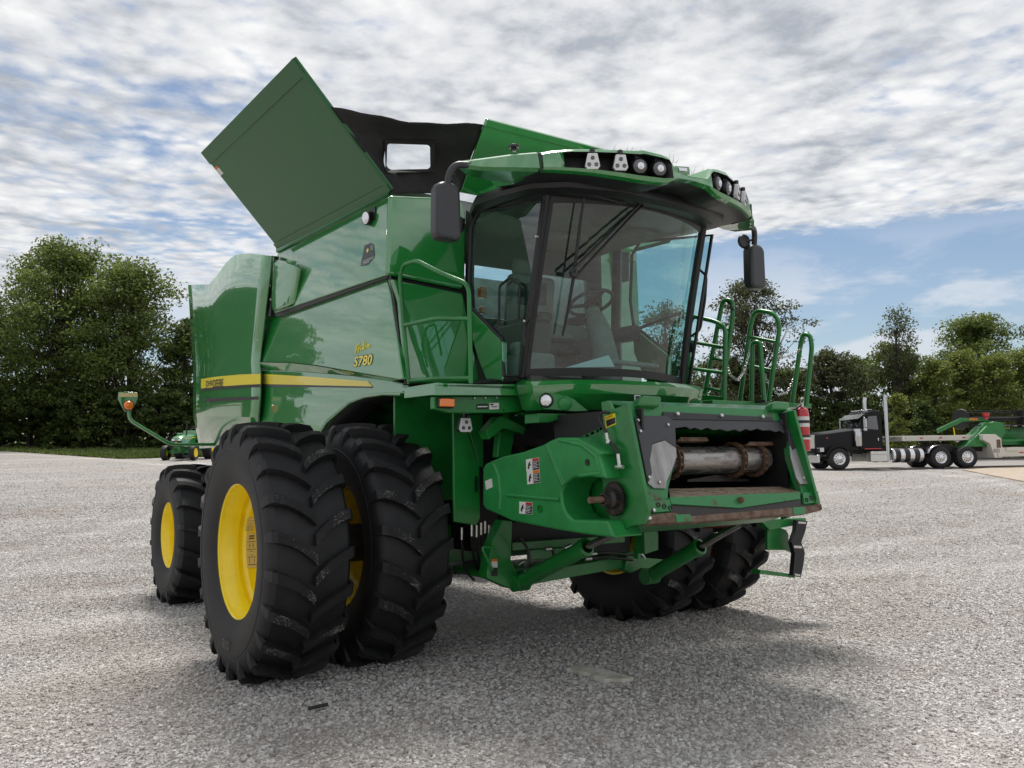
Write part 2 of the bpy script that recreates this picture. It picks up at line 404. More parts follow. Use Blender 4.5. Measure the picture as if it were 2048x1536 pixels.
def thing(name, loc, label, cat, rot=(0, 0, 0), group=None):
    o = bpy.data.objects.new(name, None); COL.objects.link(o); o.location = loc; o.rotation_euler = rot; o.empty_display_size = 0.3
    return tag(o, label, cat, group)
def part(name, parent, mats, fn, **k):
    mb = MB(); fn(mb); return mb.build(name, mats, parent, **k)
def box(name, parent, mat, c, size, bevel=0.006, rot=None, **k): return MB().box(c, size, rot).build(name, mat, parent, bevel=bevel, **k)
def plate(name, parent, mat, pts, ext, bevel=0.004, **k): return MB().prism(pts, ext).build(name, mat, parent, bevel=bevel, **k)
def tube(name, parent, mat, pts, r, fillet=0.05, n=10, **k): return MB().sweep(pts, r, n, fillet).build(name, mat, parent, sharp=50, **k)
def cyl(name, parent, mat, p0, p1, r, n=20, **k): return MB().cyl(p0, p1, r, n).build(name, mat, parent, **k)
def text_mesh(name, s, parent, mat, org, xd, yd, height, width=None, thick=0.002, shear=0.0, bold=0.0):
    cu = bpy.data.curves.new(name, 'FONT'); cu.body = s; cu.resolution_u = 3; cu.offset = bold; cu.extrude = 0.0
    ob = bpy.data.objects.new(name, cu); COL.objects.link(ob)
    dg = bpy.context.evaluated_depsgraph_get(); me = bpy.data.meshes.new_from_object(ob.evaluated_get(dg))
    bpy.data.objects.remove(ob); bpy.data.curves.remove(cu)
    co = np.array([v.co[:] for v in me.vertices]); mn, mxx = co.min(0), co.max(0)
    xd, yd = Vector(xd).normalized(), Vector(yd).normalized(); zd = xd.cross(yd)
    sy = height/(mxx[1]-mn[1]); sx = sy if width is None else width/(mxx[0]-mn[0])
    for v in me.vertices:
        x, y = (v.co.x-mn[0])*sx, (v.co.y-mn[1])*sy
        v.co = Vector(org)+xd*(x+y*shear)+yd*y+zd*thick
    me.materials.clear(); me.materials.append(M[mat]); me.update()
    o = bpy.data.objects.new(name, me); COL.objects.link(o); o.parent = parent
    return o
# ================================================================== ground
def W(D, Lt, dz=0.0):
    q = CAM + HF*D + HR*Lt
    return Vector((q.x, q.y, terrain(q.x, q.y)+dz))
def worn(n, l, src):
    # fines pressed between the stones: tan patches, and long paler lanes where vehicles turn
    ge = n.new('ShaderNodeNewGeometry')
    z = n.new('ShaderNodeTexNoise'); z.inputs['Scale'].default_value = 0.42; z.inputs['Detail'].default_value = 5; z.inputs['Roughness'].default_value = 0.6; l.new(ge.outputs['Position'], z.inputs['Vector'])
    r = n.new('ShaderNodeMapRange'); l.new(z.outputs['Fac'], r.inputs['Value']); r.inputs['From Min'].default_value = 0.46; r.inputs['From Max'].default_value = 0.68; r.inputs['To Max'].default_value = 0.42
    m1 = n.new('ShaderNodeMix'); m1.data_type = 'RGBA'; l.new(r.outputs[0], m1.inputs['Factor']); l.new(src, m1.inputs[6]); m1.inputs[7].default_value = (0.27, 0.225, 0.19, 1)
    mp_ = n.new('ShaderNodeMapping'); l.new(ge.outputs['Position'], mp_.inputs[0]); mp_.inputs['Rotation'].default_value = (0, 0, R(28)); mp_.inputs['Scale'].default_value = (0.05, 0.55, 0.0)
    z2 = n.new('ShaderNodeTexNoise'); z2.inputs['Scale'].default_value = 1.6; z2.inputs['Detail'].default_value = 4; z2.inputs['Distortion'].default_value = 0.4; l.new(mp_.outputs[0], z2.inputs['Vector'])
    r2 = n.new('ShaderNodeMapRange'); l.new(z2.outputs['Fac'], r2.inputs['Value']); r2.inputs['From Min'].default_value = 0.52; r2.inputs['From Max'].default_value = 0.66; r2.inputs['To Max'].default_value = 0.22
    m2 = n.new('ShaderNodeMix'); m2.data_type = 'RGBA'; l.new(r2.outputs[0], m2.inputs['Factor']); l.new(m1.outputs[2], m2.inputs[6]); m2.inputs[7].default_value = (0.58, 0.565, 0.55, 1)
    src = m2.outputs[2]
    # wheel tracks of vehicles that swung round the machine: narrow arcs of crushed pale stone
    for (pa, pb, bow, offs) in TRACKS:
        a_, b_ = P(*pa, Z=0.0), P(*pb, Z=0.0); md_ = (a_+b_)/2; ch = (b_-a_).length; pr = Vector((-(b_-a_).y, (b_-a_).x, 0)).normalized()
        cc = md_+pr*bow; rad = (a_-cc).length
        ds_ = n.new('ShaderNodeVectorMath'); ds_.operation = 'DISTANCE'; l.new(ge.outputs['Position'], ds_.inputs[0]); ds_.inputs[1].default_value = cc
        for of in offs:
            sb = n.new('ShaderNodeMath'); sb.operation = 'SUBTRACT'; l.new(ds_.outputs['Value'], sb.inputs[0]); sb.inputs[1].default_value = rad+of
            ab = n.new('ShaderNodeMath'); ab.operation = 'ABSOLUTE'; l.new(sb.outputs[0], ab.inputs[0])
            mr_ = n.new('ShaderNodeMapRange'); mr_.interpolation_type = 'SMOOTHSTEP'; l.new(ab.outputs[0], mr_.inputs['Value']); mr_.inputs['From Min'].default_value = 0.60; mr_.inputs['From Max'].default_value = 0.12; mr_.inputs['To Max'].default_value = 0.26
            br_ = n.new('ShaderNodeMath'); br_.operation = 'MULTIPLY'; l.new(mr_.outputs[0], br_.inputs[0])
            r5 = n.new('ShaderNodeMapRange'); l.new(z2.outputs['Fac'], r5.inputs['Value']); r5.inputs['From Min'].default_value = 0.25; r5.inputs['From Max'].default_value = 0.62; l.new(r5.outputs[0], br_.inputs[1])
            m3 = n.new('ShaderNodeMix'); m3.data_type = 'RGBA'; l.new(br_.outputs[0], m3.inputs['Factor']); l.new(src, m3.inputs[6]); m3.inputs[7].default_value = (0.60, 0.58, 0.56, 1)
            src = m3.outputs[2]
    return src
TRACKS = [((1640, 1105), (2060, 1040), 26.0, (0.0, 1.9)), ((1620, 1150), (2060, 1130), -18.0, (0.0, 2.0)), ((-40, 1120), (300, 1060), 30.0, (0.0, 1.9))]
def gravel_mat():
    m, n, l, b = mat_new('gravel_ground')
    t = n.new('ShaderNodeTexCoord')
    v = n.new('ShaderNodeTexVoronoi'); v.inputs['Scale'].default_value = 34; v.inputs['Randomness'].default_value = 1.0; l.new(t.outputs['Object'], v.inputs['Vector'])
    z = n.new('ShaderNodeTexNoise'); z.inputs['Scale'].default_value = 0.35; z.inputs['Detail'].default_value = 6; z.inputs['Roughness'].default_value = 0.65; l.new(t.outputs['Object'], z.inputs['Vector'])
    sp = n.new('ShaderNodeSeparateColor'); l.new(v.outputs['Color'], sp.inputs[0])
    rp = n.new('ShaderNodeValToRGB'); l.new(sp.outputs[0], rp.inputs[0])
    el = rp.color_ramp.elements
    el[0].position = 0.0; el[0].color = (0.11, 0.10, 0.093, 1); el[1].position = 1.0; el[1].color = (0.47, 0.455, 0.44, 1)
    for p_, c in ((0.25, (0.205, 0.19, 0.182, 1)), (0.7, (0.31, 0.298, 0.288, 1))):
        e_ = el.new(p_); e_.color = c
    # darker, dustier tracks where wheels have pressed fines into the stone
    r2 = n.new('ShaderNodeMapRange'); l.new(z.outputs['Fac'], r2.inputs['Value']); r2.inputs['From Min'].default_value = 0.35; r2.inputs['From Max'].default_value = 0.65
    r2.inputs['To Min'].default_value = 0.0; r2.inputs['To Max'].default_value = 0.45
    mx = n.new('ShaderNodeMix'); mx.data_type = 'RGBA'; l.new(r2.outputs[0], mx.inputs['Factor']); l.new(rp.outputs[0], mx.inputs[6]); mx.inputs[7].default_value = (0.25, 0.235, 0.222, 1)
    l.new(worn(n, l, mx.outputs[2]), b.inputs['Base Color']); b.inputs['Roughness'].default_value = 0.85
    bp = n.new('ShaderNodeBump'); bp.inputs['Strength'].default_value = 0.9; bp.inputs['Distance'].default_value = 0.018; bp.invert = True
    l.new(v.outputs['Distance'], bp.inputs['Height']); l.new(bp.outputs[0], b.inputs['Normal'])
    return m
M['gravel'] = gravel_mat()
def sheet(name, Ds, Ls, mat, dz=0.0, mask=None):
    rows = [[W(D, Lt, dz) for Lt in Ls] for D in Ds]
    mb = MB().grid(rows)
    return mb.build(name, mat, None, sharp=0, fix=False)
Ds = [-400, -150, -60, -20, -5, 0, 4, 8, 11, 12, 13, 14, 15, 16, 17, 18, 19, 20] + list(range(22, 80, 2)) + [80, 100, 150, 250, 500, 900]
Ls = [-900, -400, -200, -120, -80] + list(range(-60, 61, 4)) + [80, 120, 200, 400, 900]
g = sheet('gravel_lot', Ds, Ls, 'gravel'); tag(g, kind='structure')

# loose stones where the lens can tell them apart
def pebble_mat():
    m, n, l, b = mat_new('pebble')
    oi = n.new('ShaderNodeObjectInfo'); rp = n.new('ShaderNodeValToRGB'); l.new(oi.outputs['Random'], rp.inputs[0])
    el = rp.color_ramp.elements
    el[0].position = 0.0; el[0].color = (0.20, 0.175, 0.165, 1); el[1].position = 1.0; el[1].color = (0.70, 0.69, 0.68, 1)
    for p_, c in ((0.12, (0.34, 0.31, 0.29, 1)), (0.45, (0.455, 0.437, 0.42, 1)), (0.85, (0.545, 0.53, 0.515, 1)), (0.95, (0.62, 0.605, 0.58, 1))):
        e_ = el.new(p_); e_.color = c
    t = n.new('ShaderNodeTexCoord'); z = n.new('ShaderNodeTexNoise'); z.inputs['Scale'].default_value = 3.0; l.new(t.outputs['Object'], z.inputs['Vector'])
    hm = n.new('ShaderNodeMix'); hm.data_type = 'RGBA'; hm.blend_type = 'MULTIPLY'; hm.inputs['Factor'].default_value = 0.15
    l.new(rp.outputs[0], hm.inputs[6]); l.new(z.outputs['Fac'], hm.inputs[7])
    l.new(worn(n, l, hm.outputs[2]), b.inputs['Base Color'])
    b.inputs['Roughness'].default_value = 0.8
    return m
M['pebble'] = pebble_mat()
def scatter(name, D0, D1, dens, smin, smax, seed, wid=0.80):
    rows = []
    nd_ = max(2, int((D1-D0)/1.0))
    for i in range(nd_+1):
        D = D0+(D1-D0)*i/nd_
        rows.append([W(D, D*wid*k/8, -0.001) for k in range(-8, 9)])
    o = MB().grid(rows).build(name, 'pebble', None, sharp=0, fix=False)
    tag(o, 'loose pale grey limestone gravel covering the lot', 'gravel', kind='stuff')
    ng = bpy.data.node_groups.new(name+'_stones', 'GeometryNodeTree')
    ng.interface.new_socket('Geometry', in_out='INPUT', socket_type='NodeSocketGeometry'); ng.interface.new_socket('Geometry', in_out='OUTPUT', socket_type='NodeSocketGeometry')
    n, l = ng.nodes, ng.links
    gi = n.new('NodeGroupInput'); go = n.new('NodeGroupOutput')
    ds = n.new('GeometryNodeDistributePointsOnFaces'); ds.inputs['Density'].default_value = dens; ds.inputs['Seed'].default_value = seed
    l.new(gi.outputs[0], ds.inputs['Mesh'])
    ico = n.new('GeometryNodeMeshIcoSphere'); ico.inputs['Radius'].default_value = 0.5; ico.inputs['Subdivisions'].default_value = 2
    sp = n.new('GeometryNodeSetPosition'); l.new(ico.outputs[0], sp.inputs['Geometry'])
    nz = n.new('ShaderNodeTexNoise'); nz.inputs['Scale'].default_value = 2.1; nz.inputs['Detail'].default_value = 1
    sub = n.new('ShaderNodeVectorMath'); sub.operation = 'SUBTRACT'; l.new(nz.outputs['Color'], sub.inputs[0]); sub.inputs[1].default_value = (0.5, 0.5, 0.5)
    sc = n.new('ShaderNodeVectorMath'); sc.operation = 'SCALE'; l.new(sub.outputs[0], sc.inputs[0]); sc.inputs['Scale'].default_value = 0.75
    l.new(sc.outputs[0], sp.inputs['Offset'])
    sm = n.new('GeometryNodeSetMaterial'); l.new(sp.outputs[0], sm.inputs[0]); sm.inputs['Material'].default_value = M['pebble']
    ip = n.new('GeometryNodeInstanceOnPoints'); l.new(ds.outputs['Points'], ip.inputs['Points']); l.new(sm.outputs[0], ip.inputs['Instance'])
    rv = n.new('FunctionNodeRandomValue'); rv.data_type = 'FLOAT_VECTOR'; rv.inputs[0].default_value = (0, 0, 0); rv.inputs[1].default_value = (0.6, 0.6, 6.28)
    l.new(rv.outputs[0], ip.inputs['Rotation'])
    r1 = n.new('FunctionNodeRandomValue'); r1.data_type = 'FLOAT_VECTOR'; r1.inputs[0].default_value = (0.75, 0.7, 0.55); r1.inputs[1].default_value = (1.25, 1.1, 0.9); r1.inputs['Seed'].default_value = 5
    r2 = n.new('FunctionNodeRandomValue'); r2.data_type = 'FLOAT'; r2.inputs[2].default_value = 0.0; r2.inputs[3].default_value = 1.0; r2.inputs['Seed'].default_value = 9
    pw = n.new('ShaderNodeMath'); pw.operation = 'POWER'; l.new(r2.outputs[1], pw.inputs[0]); pw.inputs[1].default_value = 2.6
    mr = n.new('ShaderNodeMapRange'); l.new(pw.outputs[0], mr.inputs['Value']); mr.inputs['To Min'].default_value = smin; mr.inputs['To Max'].default_value = smax
    vm = n.new('ShaderNodeVectorMath'); vm.operation = 'SCALE'; l.new(r1.outputs[0], vm.inputs[0]); l.new(mr.outputs[0], vm.inputs['Scale'])
    l.new(vm.outputs[0], ip.inputs['Scale'])
    l.new(ip.outputs[0], go.inputs[0])
    o.modifiers.new('stones', 'NODES').node_group = ng
    return o
scatter('gravel', 3.2, 9.0, 2100, 0.014, 0.040, 1)
scatter('gravel', 9.02, 15.0, 1500, 0.015, 0.045, 2, 0.74)
scatter('gravel', 15.02, 19.0, 800, 0.018, 0.05, 3, 0.72)
scatter('gravel', 19.02, 24.0, 420, 0.02, 0.055, 4, 0.72)
scatter('gravel', 24.02, 29.0, 190, 0.02, 0.055, 5, 0.72)
scatter('gravel', 29.02, 35.0, 80, 0.02, 0.055, 6, 0.72)
scatter('gravel', 35.02, 42.0, 30, 0.02, 0.055, 7, 0.72)

# grass verge below the trees on the left
M['grass'] = simple('verge_grass', (0.075, 0.105, 0.024), 0.9, vscale=1.2, col2=(0.13, 0.155, 0.04), bump=0.6, bscale=25)
M['soil'] = simple('dark_soil', (0.03, 0.032, 0.015), 0.95, var=0.3)
vp = [(-260, 906), (0, 902), (150, 912), (235, 918), (300, 917), (330, 915), (420, 914), (560, 913)]
vert = [PT(*p) for p in vp]
rows = [[v+Vector((0, 0, 0.02)) for v in vert]]
for k in range(1, 9):
    r_ = []
    for v in vert:
        q = v + HF*(k*4.5) + HR*(v-CAM).dot(HR)/(v-CAM).dot(HF)*k*4.5
        r_.append(Vector((q.x, q.y, terrain(q.x, q.y)+0.02)))
    rows.append(r_)
vg = MB().grid(rows).build('grass_verge', 'grass', None, sharp=0, fix=False); tag(vg, kind='structure')
# blades along it
def blades(name, rows, count, seed, h0=0.06, h1=0.2):
    rg = np.random.default_rng(seed); V = []; Fc = []
    for i in range(count):
        a = rg.random()**1.5*(len(rows)-1.01); b = rg.random()*(len(rows[0])-1.01)
        ia, ib = int(a), int(b); fa, fb = a-ia, b-ib
        p = rows[ia][ib].lerp(rows[ia][ib+1], fb).lerp(rows[ia+1][ib].lerp(rows[ia+1][ib+1], fb), fa)
        h = h0+(h1-h0)*rg.random()**2; an = rg.random()*6.28; wd = 0.03+0.04*rg.random()
        dx, dy = math.cos(an)*wd, math.sin(an)*wd; lx, ly = rg.normal(0, 0.05, 2)
        o = len(V); V += [(p.x-dx, p.y-dy, p.z), (p.x+dx, p.y+dy, p.z), (p.x+lx, p.y+ly, p.z+h)]; Fc.append((o, o+1, o+2))
    mb = MB(); mb.v = V; mb.f = Fc; mb.m = [0]*len(Fc)
    return tag(mb.build(name, 'blade', None, sharp=0, fix=False), 'short rough grass growing along the verge below the trees', 'grass', kind='stuff')
M['blade'] = simple('grass_blade', (0.10, 0.14, 0.03), 0.8)
blades('grass', rows, 26000, 3)
# weeds along the gravel edge
edge_rows = [[v+Vector((0, 0, 0.01)) for v in vert], [v+HF*1.6+Vector((0, 0, 0.09)) for v in vert]]
M['weed'] = simple('weed_leaf', (0.14, 0.19, 0.035), 0.7)
mbw = MB(); rg = np.random.default_rng(4)
for i in range(2500):
    b = rg.random()*(len(vert)-1.01); ib = int(b); p = vert[ib].lerp(vert[ib+1], b-ib) + HF*abs(rg.normal(0, 0.5)); z = terrain(p.x, p.y)
    a = rg.random()*6.28; s_ = 0.05+0.06*rg.random(); h = 0.05+rg.random()*0.16
    mbw.add([(p.x-math.cos(a)*s_, p.y-math.sin(a)*s_, z), (p.x+math.cos(a)*s_, p.y+math.sin(a)*s_, z+0.02), (p.x+rg.normal(0, .05), p.y+rg.normal(0, .05), z+h)], [(0, 1, 2)])
tag(mbw.build('weeds', 'weed', None, sharp=0, fix=False), 'bright low weeds where the gravel meets the verge', 'weeds', kind='stuff')

# concrete apron at the right
M['concrete'] = simple('tan_concrete', (0.36, 0.30, 0.235), 0.85, var=0.12, vscale=1.5, bump=0.15, bscale=40)
apx = [(1925, 941), (2060, 933), (2230, 925), (2330, 985), (2060, 967)]
ap = [PT(*p) for p in apx]
zt = max(p.z for p in ap)
apm = MB().prism([p+Vector((0, 0, 0.05)) for p in ap], (0, 0, -0.3)).build('concrete_apron', 'concrete', None, bevel=0.01); tag(apm, kind='structure')
# pale crust of washed-out concrete lying on the gravel, and a scrap of black rubber trim
M['slab'] = simple('pale_stone', (0.62, 0.61, 0.56), 0.6, vscale=6, col2=(0.33, 0.29, 0.22), bump=0.2, bscale=30)
spx = [(1132, 1336), (1150, 1329), (1175, 1331), (1198, 1337), (1222, 1341), (1240, 1347), (1268, 1354), (1250, 1358), (1225, 1357), (1208, 1359), (1190, 1354), (1180, 1346), (1155, 1342)]
so = plate('flat_stone', None, 'slab', [P(*p, Z=0.032) for p in spx], (0, 0, -0.032), 0.006)
tag(so, 'pale flat ragged stone lying flush in the gravel', 'stone')
bpx = [P(617, 1417, Z=0.03), P(635, 1413, Z=0.032), P(655, 1409, Z=0.03)]
so = MB().sweep(bpx, 0.012, 8).build('rubber_strip', 'rubber'); tag(so, 'short scrap of black rubber hose lying on the gravel', 'rubber scrap')

# ================================================================== trees
def leaf_mat(name, c1, c2, trans=0.46):
    m, n, l, b = mat_new(name)
    g_ = n.new('ShaderNodeNewGeometry'); rp = n.new('ShaderNodeValToRGB'); l.new(g_.outputs['Random Per Island'], rp.inputs[0])
    rp.color_ramp.elements[0].color = (*c1, 1); rp.color_ramp.elements[1].color = (*c2, 1)
    l.new(rp.outputs[0], b.inputs['Base Color']); b.inputs['Roughness'].default_value = 0.6; b.inputs['Specular IOR Level'].default_value = 0.25
    tr = n.new('ShaderNodeBsdfTranslucent'); hs = n.new('ShaderNodeHueSaturation'); hs.inputs['Value'].default_value = 1.35; hs.inputs['Hue'].default_value = 0.49
    l.new(rp.outputs[0], hs.inputs['Color']); l.new(hs.outputs[0], tr.inputs[0])
    mx = n.new('ShaderNodeMixShader'); mx.inputs[0].default_value = trans
    l.new(b.outputs[0], mx.inputs[1]); l.new(tr.outputs[0], mx.inputs[2]); l.new(mx.outputs[0], n['Material Output'].inputs[0])
    return m
M['leaf_dark'] = leaf_mat('leaves_dark', (0.037, 0.062, 0.018), (0.112, 0.156, 0.040))
M['leaf_mid'] = leaf_mat('leaves_mid', (0.062, 0.096, 0.023), (0.163, 0.215, 0.052))
M['leaf_light'] = leaf_mat('leaves_light', (0.088, 0.125, 0.027), (0.206, 0.244, 0.060))
M['leaf_olive'] = leaf_mat('leaves_olive', (0.048, 0.062, 0.026), (0.102, 0.114, 0.054))
M['bark'] = simple('bark', (0.055, 0.045, 0.036), 0.9, var=0.3, bump=0.5, bscale=8)
def tree(name, label, base, H, rx, mat, seed, crown0=0.12, clumps=150, per=110, leaf=0.17, airy=0.0, top=1.0, cat='tree', group=None, stems=1):
    rg = np.random.default_rng(seed)
    root = thing(name, base, label, cat, group=group)
    trunk = MB(); C_ = []
    # limbs
    r0 = 0.018*H+0.05
    tops = []
    for s_ in range(stems):
        off = np.array([rg.normal(0, 0.08*rx*(stems > 1)), rg.normal(0, 0.08*rx*(stems > 1))])
        pts = [Vector((off[0], off[1], -0.15))]; lean = rg.normal(0, 0.05*H/6, 2)*(1 if stems == 1 else 2.5)
        for k in range(1, 6):
            t = k/5; pts.append(Vector((off[0]+lean[0]*t+rg.normal(0, .012*H), off[1]+lean[1]*t+rg.normal(0, .012*H), H*0.86*t)))
        trunk.sweep(pts, [r0*(1-0.16*k) for k in range(6)], 8); tops.append(pts)
    nl = int(clumps*0.55)
    for i in range(clumps):
        # clump centres: shells of an uneven crown, denser outside
        zf = rg.random()**0.8
        zc_ = H*(crown0+(1-crown0)*zf)
        prof = 0.93 if zf < 0.42 else math.sqrt(max(0.04, 1-((zf-0.42)/0.60)**2))*0.97
        prof *= top if zf > 0.6 else 1.0
        an = rg.random()*6.28
        lump = 0.80+0.28*math.sin(3*an+seed)+0.16*math.sin(5*an+zf*9+seed*2)
        rr = rx*prof*lump*(rg.random()**0.42)
        c = Vector((math.cos(an)*rr, math.sin(an)*rr, zc_*(0.93+0.07*lump)))
        if airy and rg.random() < airy*0.35*(0.4+zf): continue
        C_.append(c)
        if i < nl:
            tp = tops[i % stems]; k = min(4, max(0, int((zc_/H-0.25)*5))); a = tp[k].lerp(tp[k+1], rg.random()*0.8)
            if a.z > c.z: a = tp[max(0, k-1)].copy()
            mid = a.lerp(c, 0.5)+Vector((0, 0, -0.03*H*rg.random()))
            br = r0*(0.20 if rr > rx*0.4 else 0.14)
            trunk.sweep([a, mid, c], [br, br*0.6, br*0.2], 5)
    trunk.build('trunk', 'bark', root, sharp=60, fix=False)
    # leaves
    n = len(C_)*per
    cen = np.repeat(np.array([c[:] for c in C_]), per, 0)
    spread = np.repeat(0.085*H*(0.55+0.75*rg.random(len(C_))), per)*(0.80 if airy else 1.0)
    g3 = rg.normal(0, 1, (n, 3)); g3 /= np.maximum(np.linalg.norm(g3, axis=1, keepdims=True), 1e-6)
    g3 *= (rg.random((n, 1))**0.45)
    pos = cen+g3*spread[:, None]*np.array([1.15, 1.15, 0.62])
    pos[:, 2] -= 0.25*spread*(g3[:, 0]**2+g3[:, 1]**2)
    pos[:, 2] = np.maximum(pos[:, 2], 0.05)
    nrm = rg.normal(0, 0.75, (n, 3))+g3*0.7+np.array([0, 0, 0.55]); nrm /= np.linalg.norm(nrm, axis=1, keepdims=True)
    hlp = rg.normal(0, 1, (n, 3)); u = np.cross(nrm, hlp); u /= np.maximum(np.linalg.norm(u, axis=1, keepdims=True), 1e-6); v = np.cross(nrm, u)
    sz = leaf*(0.6+0.8*rg.random((n, 1)))
    V = np.empty((n, 4, 3)); V[:, 0] = pos-u*sz*0.62; V[:, 1] = pos-v*sz*0.36+nrm*sz*0.08; V[:, 2] = pos+u*sz*0.62; V[:, 3] = pos+v*sz*0.36+nrm*sz*0.08
    me = bpy.data.meshes.new('crown'); me.vertices.add(n*4); me.vertices.foreach_set('co', V.ravel())
    me.loops.add(n*4); me.loops.foreach_set('vertex_index', np.arange(n*4)); me.polygons.add(n)
    me.polygons.foreach_set('loop_start', np.arange(n)*4); me.polygons.foreach_set('loop_total', np.full(n, 4))
    me.materials.append(M[mat]); me.update(calc_edges=True); me.validate()
    o = bpy.data.objects.new('crown', me); COL.objects.link(o); o.parent = root
    return root
def ground_at(px, D):
    q = CAM + (CF + CR*((px-1024)/FPX))*D
    return Vector((q.x, q.y, terrain(q.x, q.y)))
def top_h(px, py, D):
    b = ground_at(px, D); return (CAM + (CF + CR*((px-1024)/FPX) - CU*((py-768)/FPX))*D).z-b.z
def T(name, label, px, toppy, halfw, D, mat, seed, **k):
    b = ground_at(px, D); return tree(name, label, b, top_h(px, toppy, D), halfw*D/FPX, mat, seed, **k)
T('broadleaf_tree', 'tallest dense dark green tree standing on the grass verge', 125, 486, 165, 60, 'leaf_mid', 11, crown0=0.05, clumps=430, per=105, leaf=0.18)
T('broadleaf_tree', 'rounded dark tree on the verge between the tallest tree and the green tractor', 258, 524, 112, 59, 'leaf_mid', 12, crown0=0.05, clumps=290, per=110, leaf=0.17)
T('broadleaf_tree', 'dark tree at the far end of the grass verge beyond the tallest tree', -40, 585, 110, 60, 'leaf_dark', 13, crown0=0.08, clumps=180, per=100, leaf=0.18)
T('broadleaf_tree', 'dark tree rising behind the green tractor, its crown half hidden by the harvester', 372, 640, 70, 60, 'leaf_dark', 14, crown0=0.05, clumps=130, per=100, leaf=0.18)
T('broadleaf_tree', 'dark tree hidden behind the rear of the harvester', 560, 640, 130, 62, 'leaf_dark', 15, crown0=0.05, clumps=80, per=80, leaf=0.25)
T('open_tree', 'airy dark tree with open spiky crown behind the green handrails', 1508, 556, 112, 56, 'leaf_olive', 21, crown0=0.10, clumps=330, per=75, leaf=0.15, airy=0.8)
T('open_tree', 'thin open tree seen through the cab glass', 1335, 606, 80, 56, 'leaf_olive', 22, crown0=0.10, clumps=190, per=70, leaf=0.145, airy=1.0)
T('open_tree', 'slender tree with a thin see-through top behind the truck', 1800, 612, 52, 55, 'leaf_olive', 23, crown0=0.22, clumps=120, per=52, leaf=0.13, airy=1.0)
T('broadleaf_tree', 'leafy olive green tree below the slender open tree', 1795, 690, 72, 56.5, 'leaf_mid', 24, crown0=0.04, clumps=150, per=95, leaf=0.16)
T('broadleaf_tree', 'round bright green tree rising above the hedge of yellowish shrubs', 1955, 632, 92, 63, 'leaf_mid', 25, crown0=0.25, clumps=190, per=110, leaf=0.17)
T('broadleaf_tree', 'dark tree beyond the header trailer at the end of the hedge', 2095, 640, 75, 62, 'leaf_dark', 26, crown0=0.1, clumps=110, per=90, leaf=0.18)
T('broadleaf_tree', 'low dull brownish tree behind the truck bonnet', 1665, 700, 75, 57, 'leaf_olive', 27, crown0=0.03, clumps=130, per=90, leaf=0.16)
T('broadleaf_tree', 'distant dark round tree showing between the brownish tree and the olive tree', 1722, 715, 55, 66, 'leaf_dark', 28, crown0=0.03, clumps=110, per=90, leaf=0.17)
T('broadleaf_tree', 'dark leafy tree below the airy tree, behind the ladder rails', 1450, 720, 95, 58, 'leaf_dark', 29, crown0=0.03, clumps=140, per=90, leaf=0.17)
T('broadleaf_tree', 'dark leafy tree closing the gap behind the fire extinguisher', 1570, 735, 85, 58, 'leaf_dark', 30, crown0=0.03, clumps=140, per=90, leaf=0.17)
T('broadleaf_tree', 'dark low tree seen under the cab glass beyond the platform', 1325, 735, 80, 58, 'leaf_dark', 33, crown0=0.03, clumps=110, per=80, leaf=0.18)
HG = 'yellowish shrubs forming a hedge behind the trailer'
for i, (px, ty, hw, D, mt) in enumerate([(1868, 716, 48, 53, 'leaf_light'), (1925, 700, 50, 54, 'leaf_light'), (1990, 712, 50, 53.5, 'leaf_light'), (2048, 705, 48, 54, 'leaf_light')]):
    T('shrub', ['tall yellowish shrub at the truck end of the hedge behind the trailer', 'tallest yellowish shrub of the hedge, below the round bright tree', 'yellowish shrub in the hedge directly behind the header reel', 'yellowish shrub closing the hedge beyond the header'][i], px, ty, hw, D, mt, 40+i, crown0=0.03, clumps=130, per=95, leaf=0.14, stems=3, cat='shrub', group=HG)
T('shrub', 'small bright yellow-green bush beside the truck exhaust stack', 1793, 788, 24, 50.5, 'leaf_light', 50, crown0=0.03, clumps=55, per=60, leaf=0.12, stems=3, cat='shrub')
T('shrub', 'low bushy shrub behind the truck fifth wheel', 1845, 800, 36, 51.5, 'leaf_dark', 51, crown0=0.03, clumps=60, per=70, leaf=0.14, stems=3, cat='shrub')
# low growth at the wood's edge
UG = 'low dark bushes along the edge of the verge'
for i, (px, ty, hw, D) in enumerate([(-20, 790, 70, 57), (70, 770, 70, 57.5), (165, 765, 70, 57), (255, 775, 65, 57), (340, 780, 55, 57.5), (430, 790, 60, 58)]):
    T('bush', ['low dark bush at the far end of the verge', 'low dark bush under the tallest tree, on the side away from the tractor', 'low dark bush under the tallest tree, on the side towards the tractor', 'low dark bush behind the warning arm sign', 'low dark bush directly behind the green tractor', 'low dark bush hidden behind the harvester tail'][i], px, ty, hw, D, 'leaf_dark', 60+i, crown0=0.02, clumps=150, per=80, leaf=0.2, stems=3, cat='bush', group=UG)
UH = 'low dark bushes along the far side of the lot'
for i, (px, ty, hw, D) in enumerate([(1380, 800, 70, 56), (1500, 795, 70, 57), (1610, 800, 60, 56), (1690, 805, 60, 56), (1750, 812, 55, 56.5), (1900, 800, 60, 57), (1990, 800, 60, 57), (2080, 800, 60, 57)]):
    T('bush', ['low dark bush beyond the lot, seen under the cab glass', 'low dark bush beyond the middle handrails', 'low dark bush behind the fire extinguisher', 'low dark bush behind the truck bonnet', 'low dark bush behind the truck cab', 'low dark bush behind the trailer gooseneck', 'low dark bush behind the header divider', 'low dark bush behind the far end of the header'][i], px, ty, hw, D, 'leaf_dark', 80+i, crown0=0.02, clumps=110, per=80, leaf=0.19, stems=3, cat='bush', group=UH)

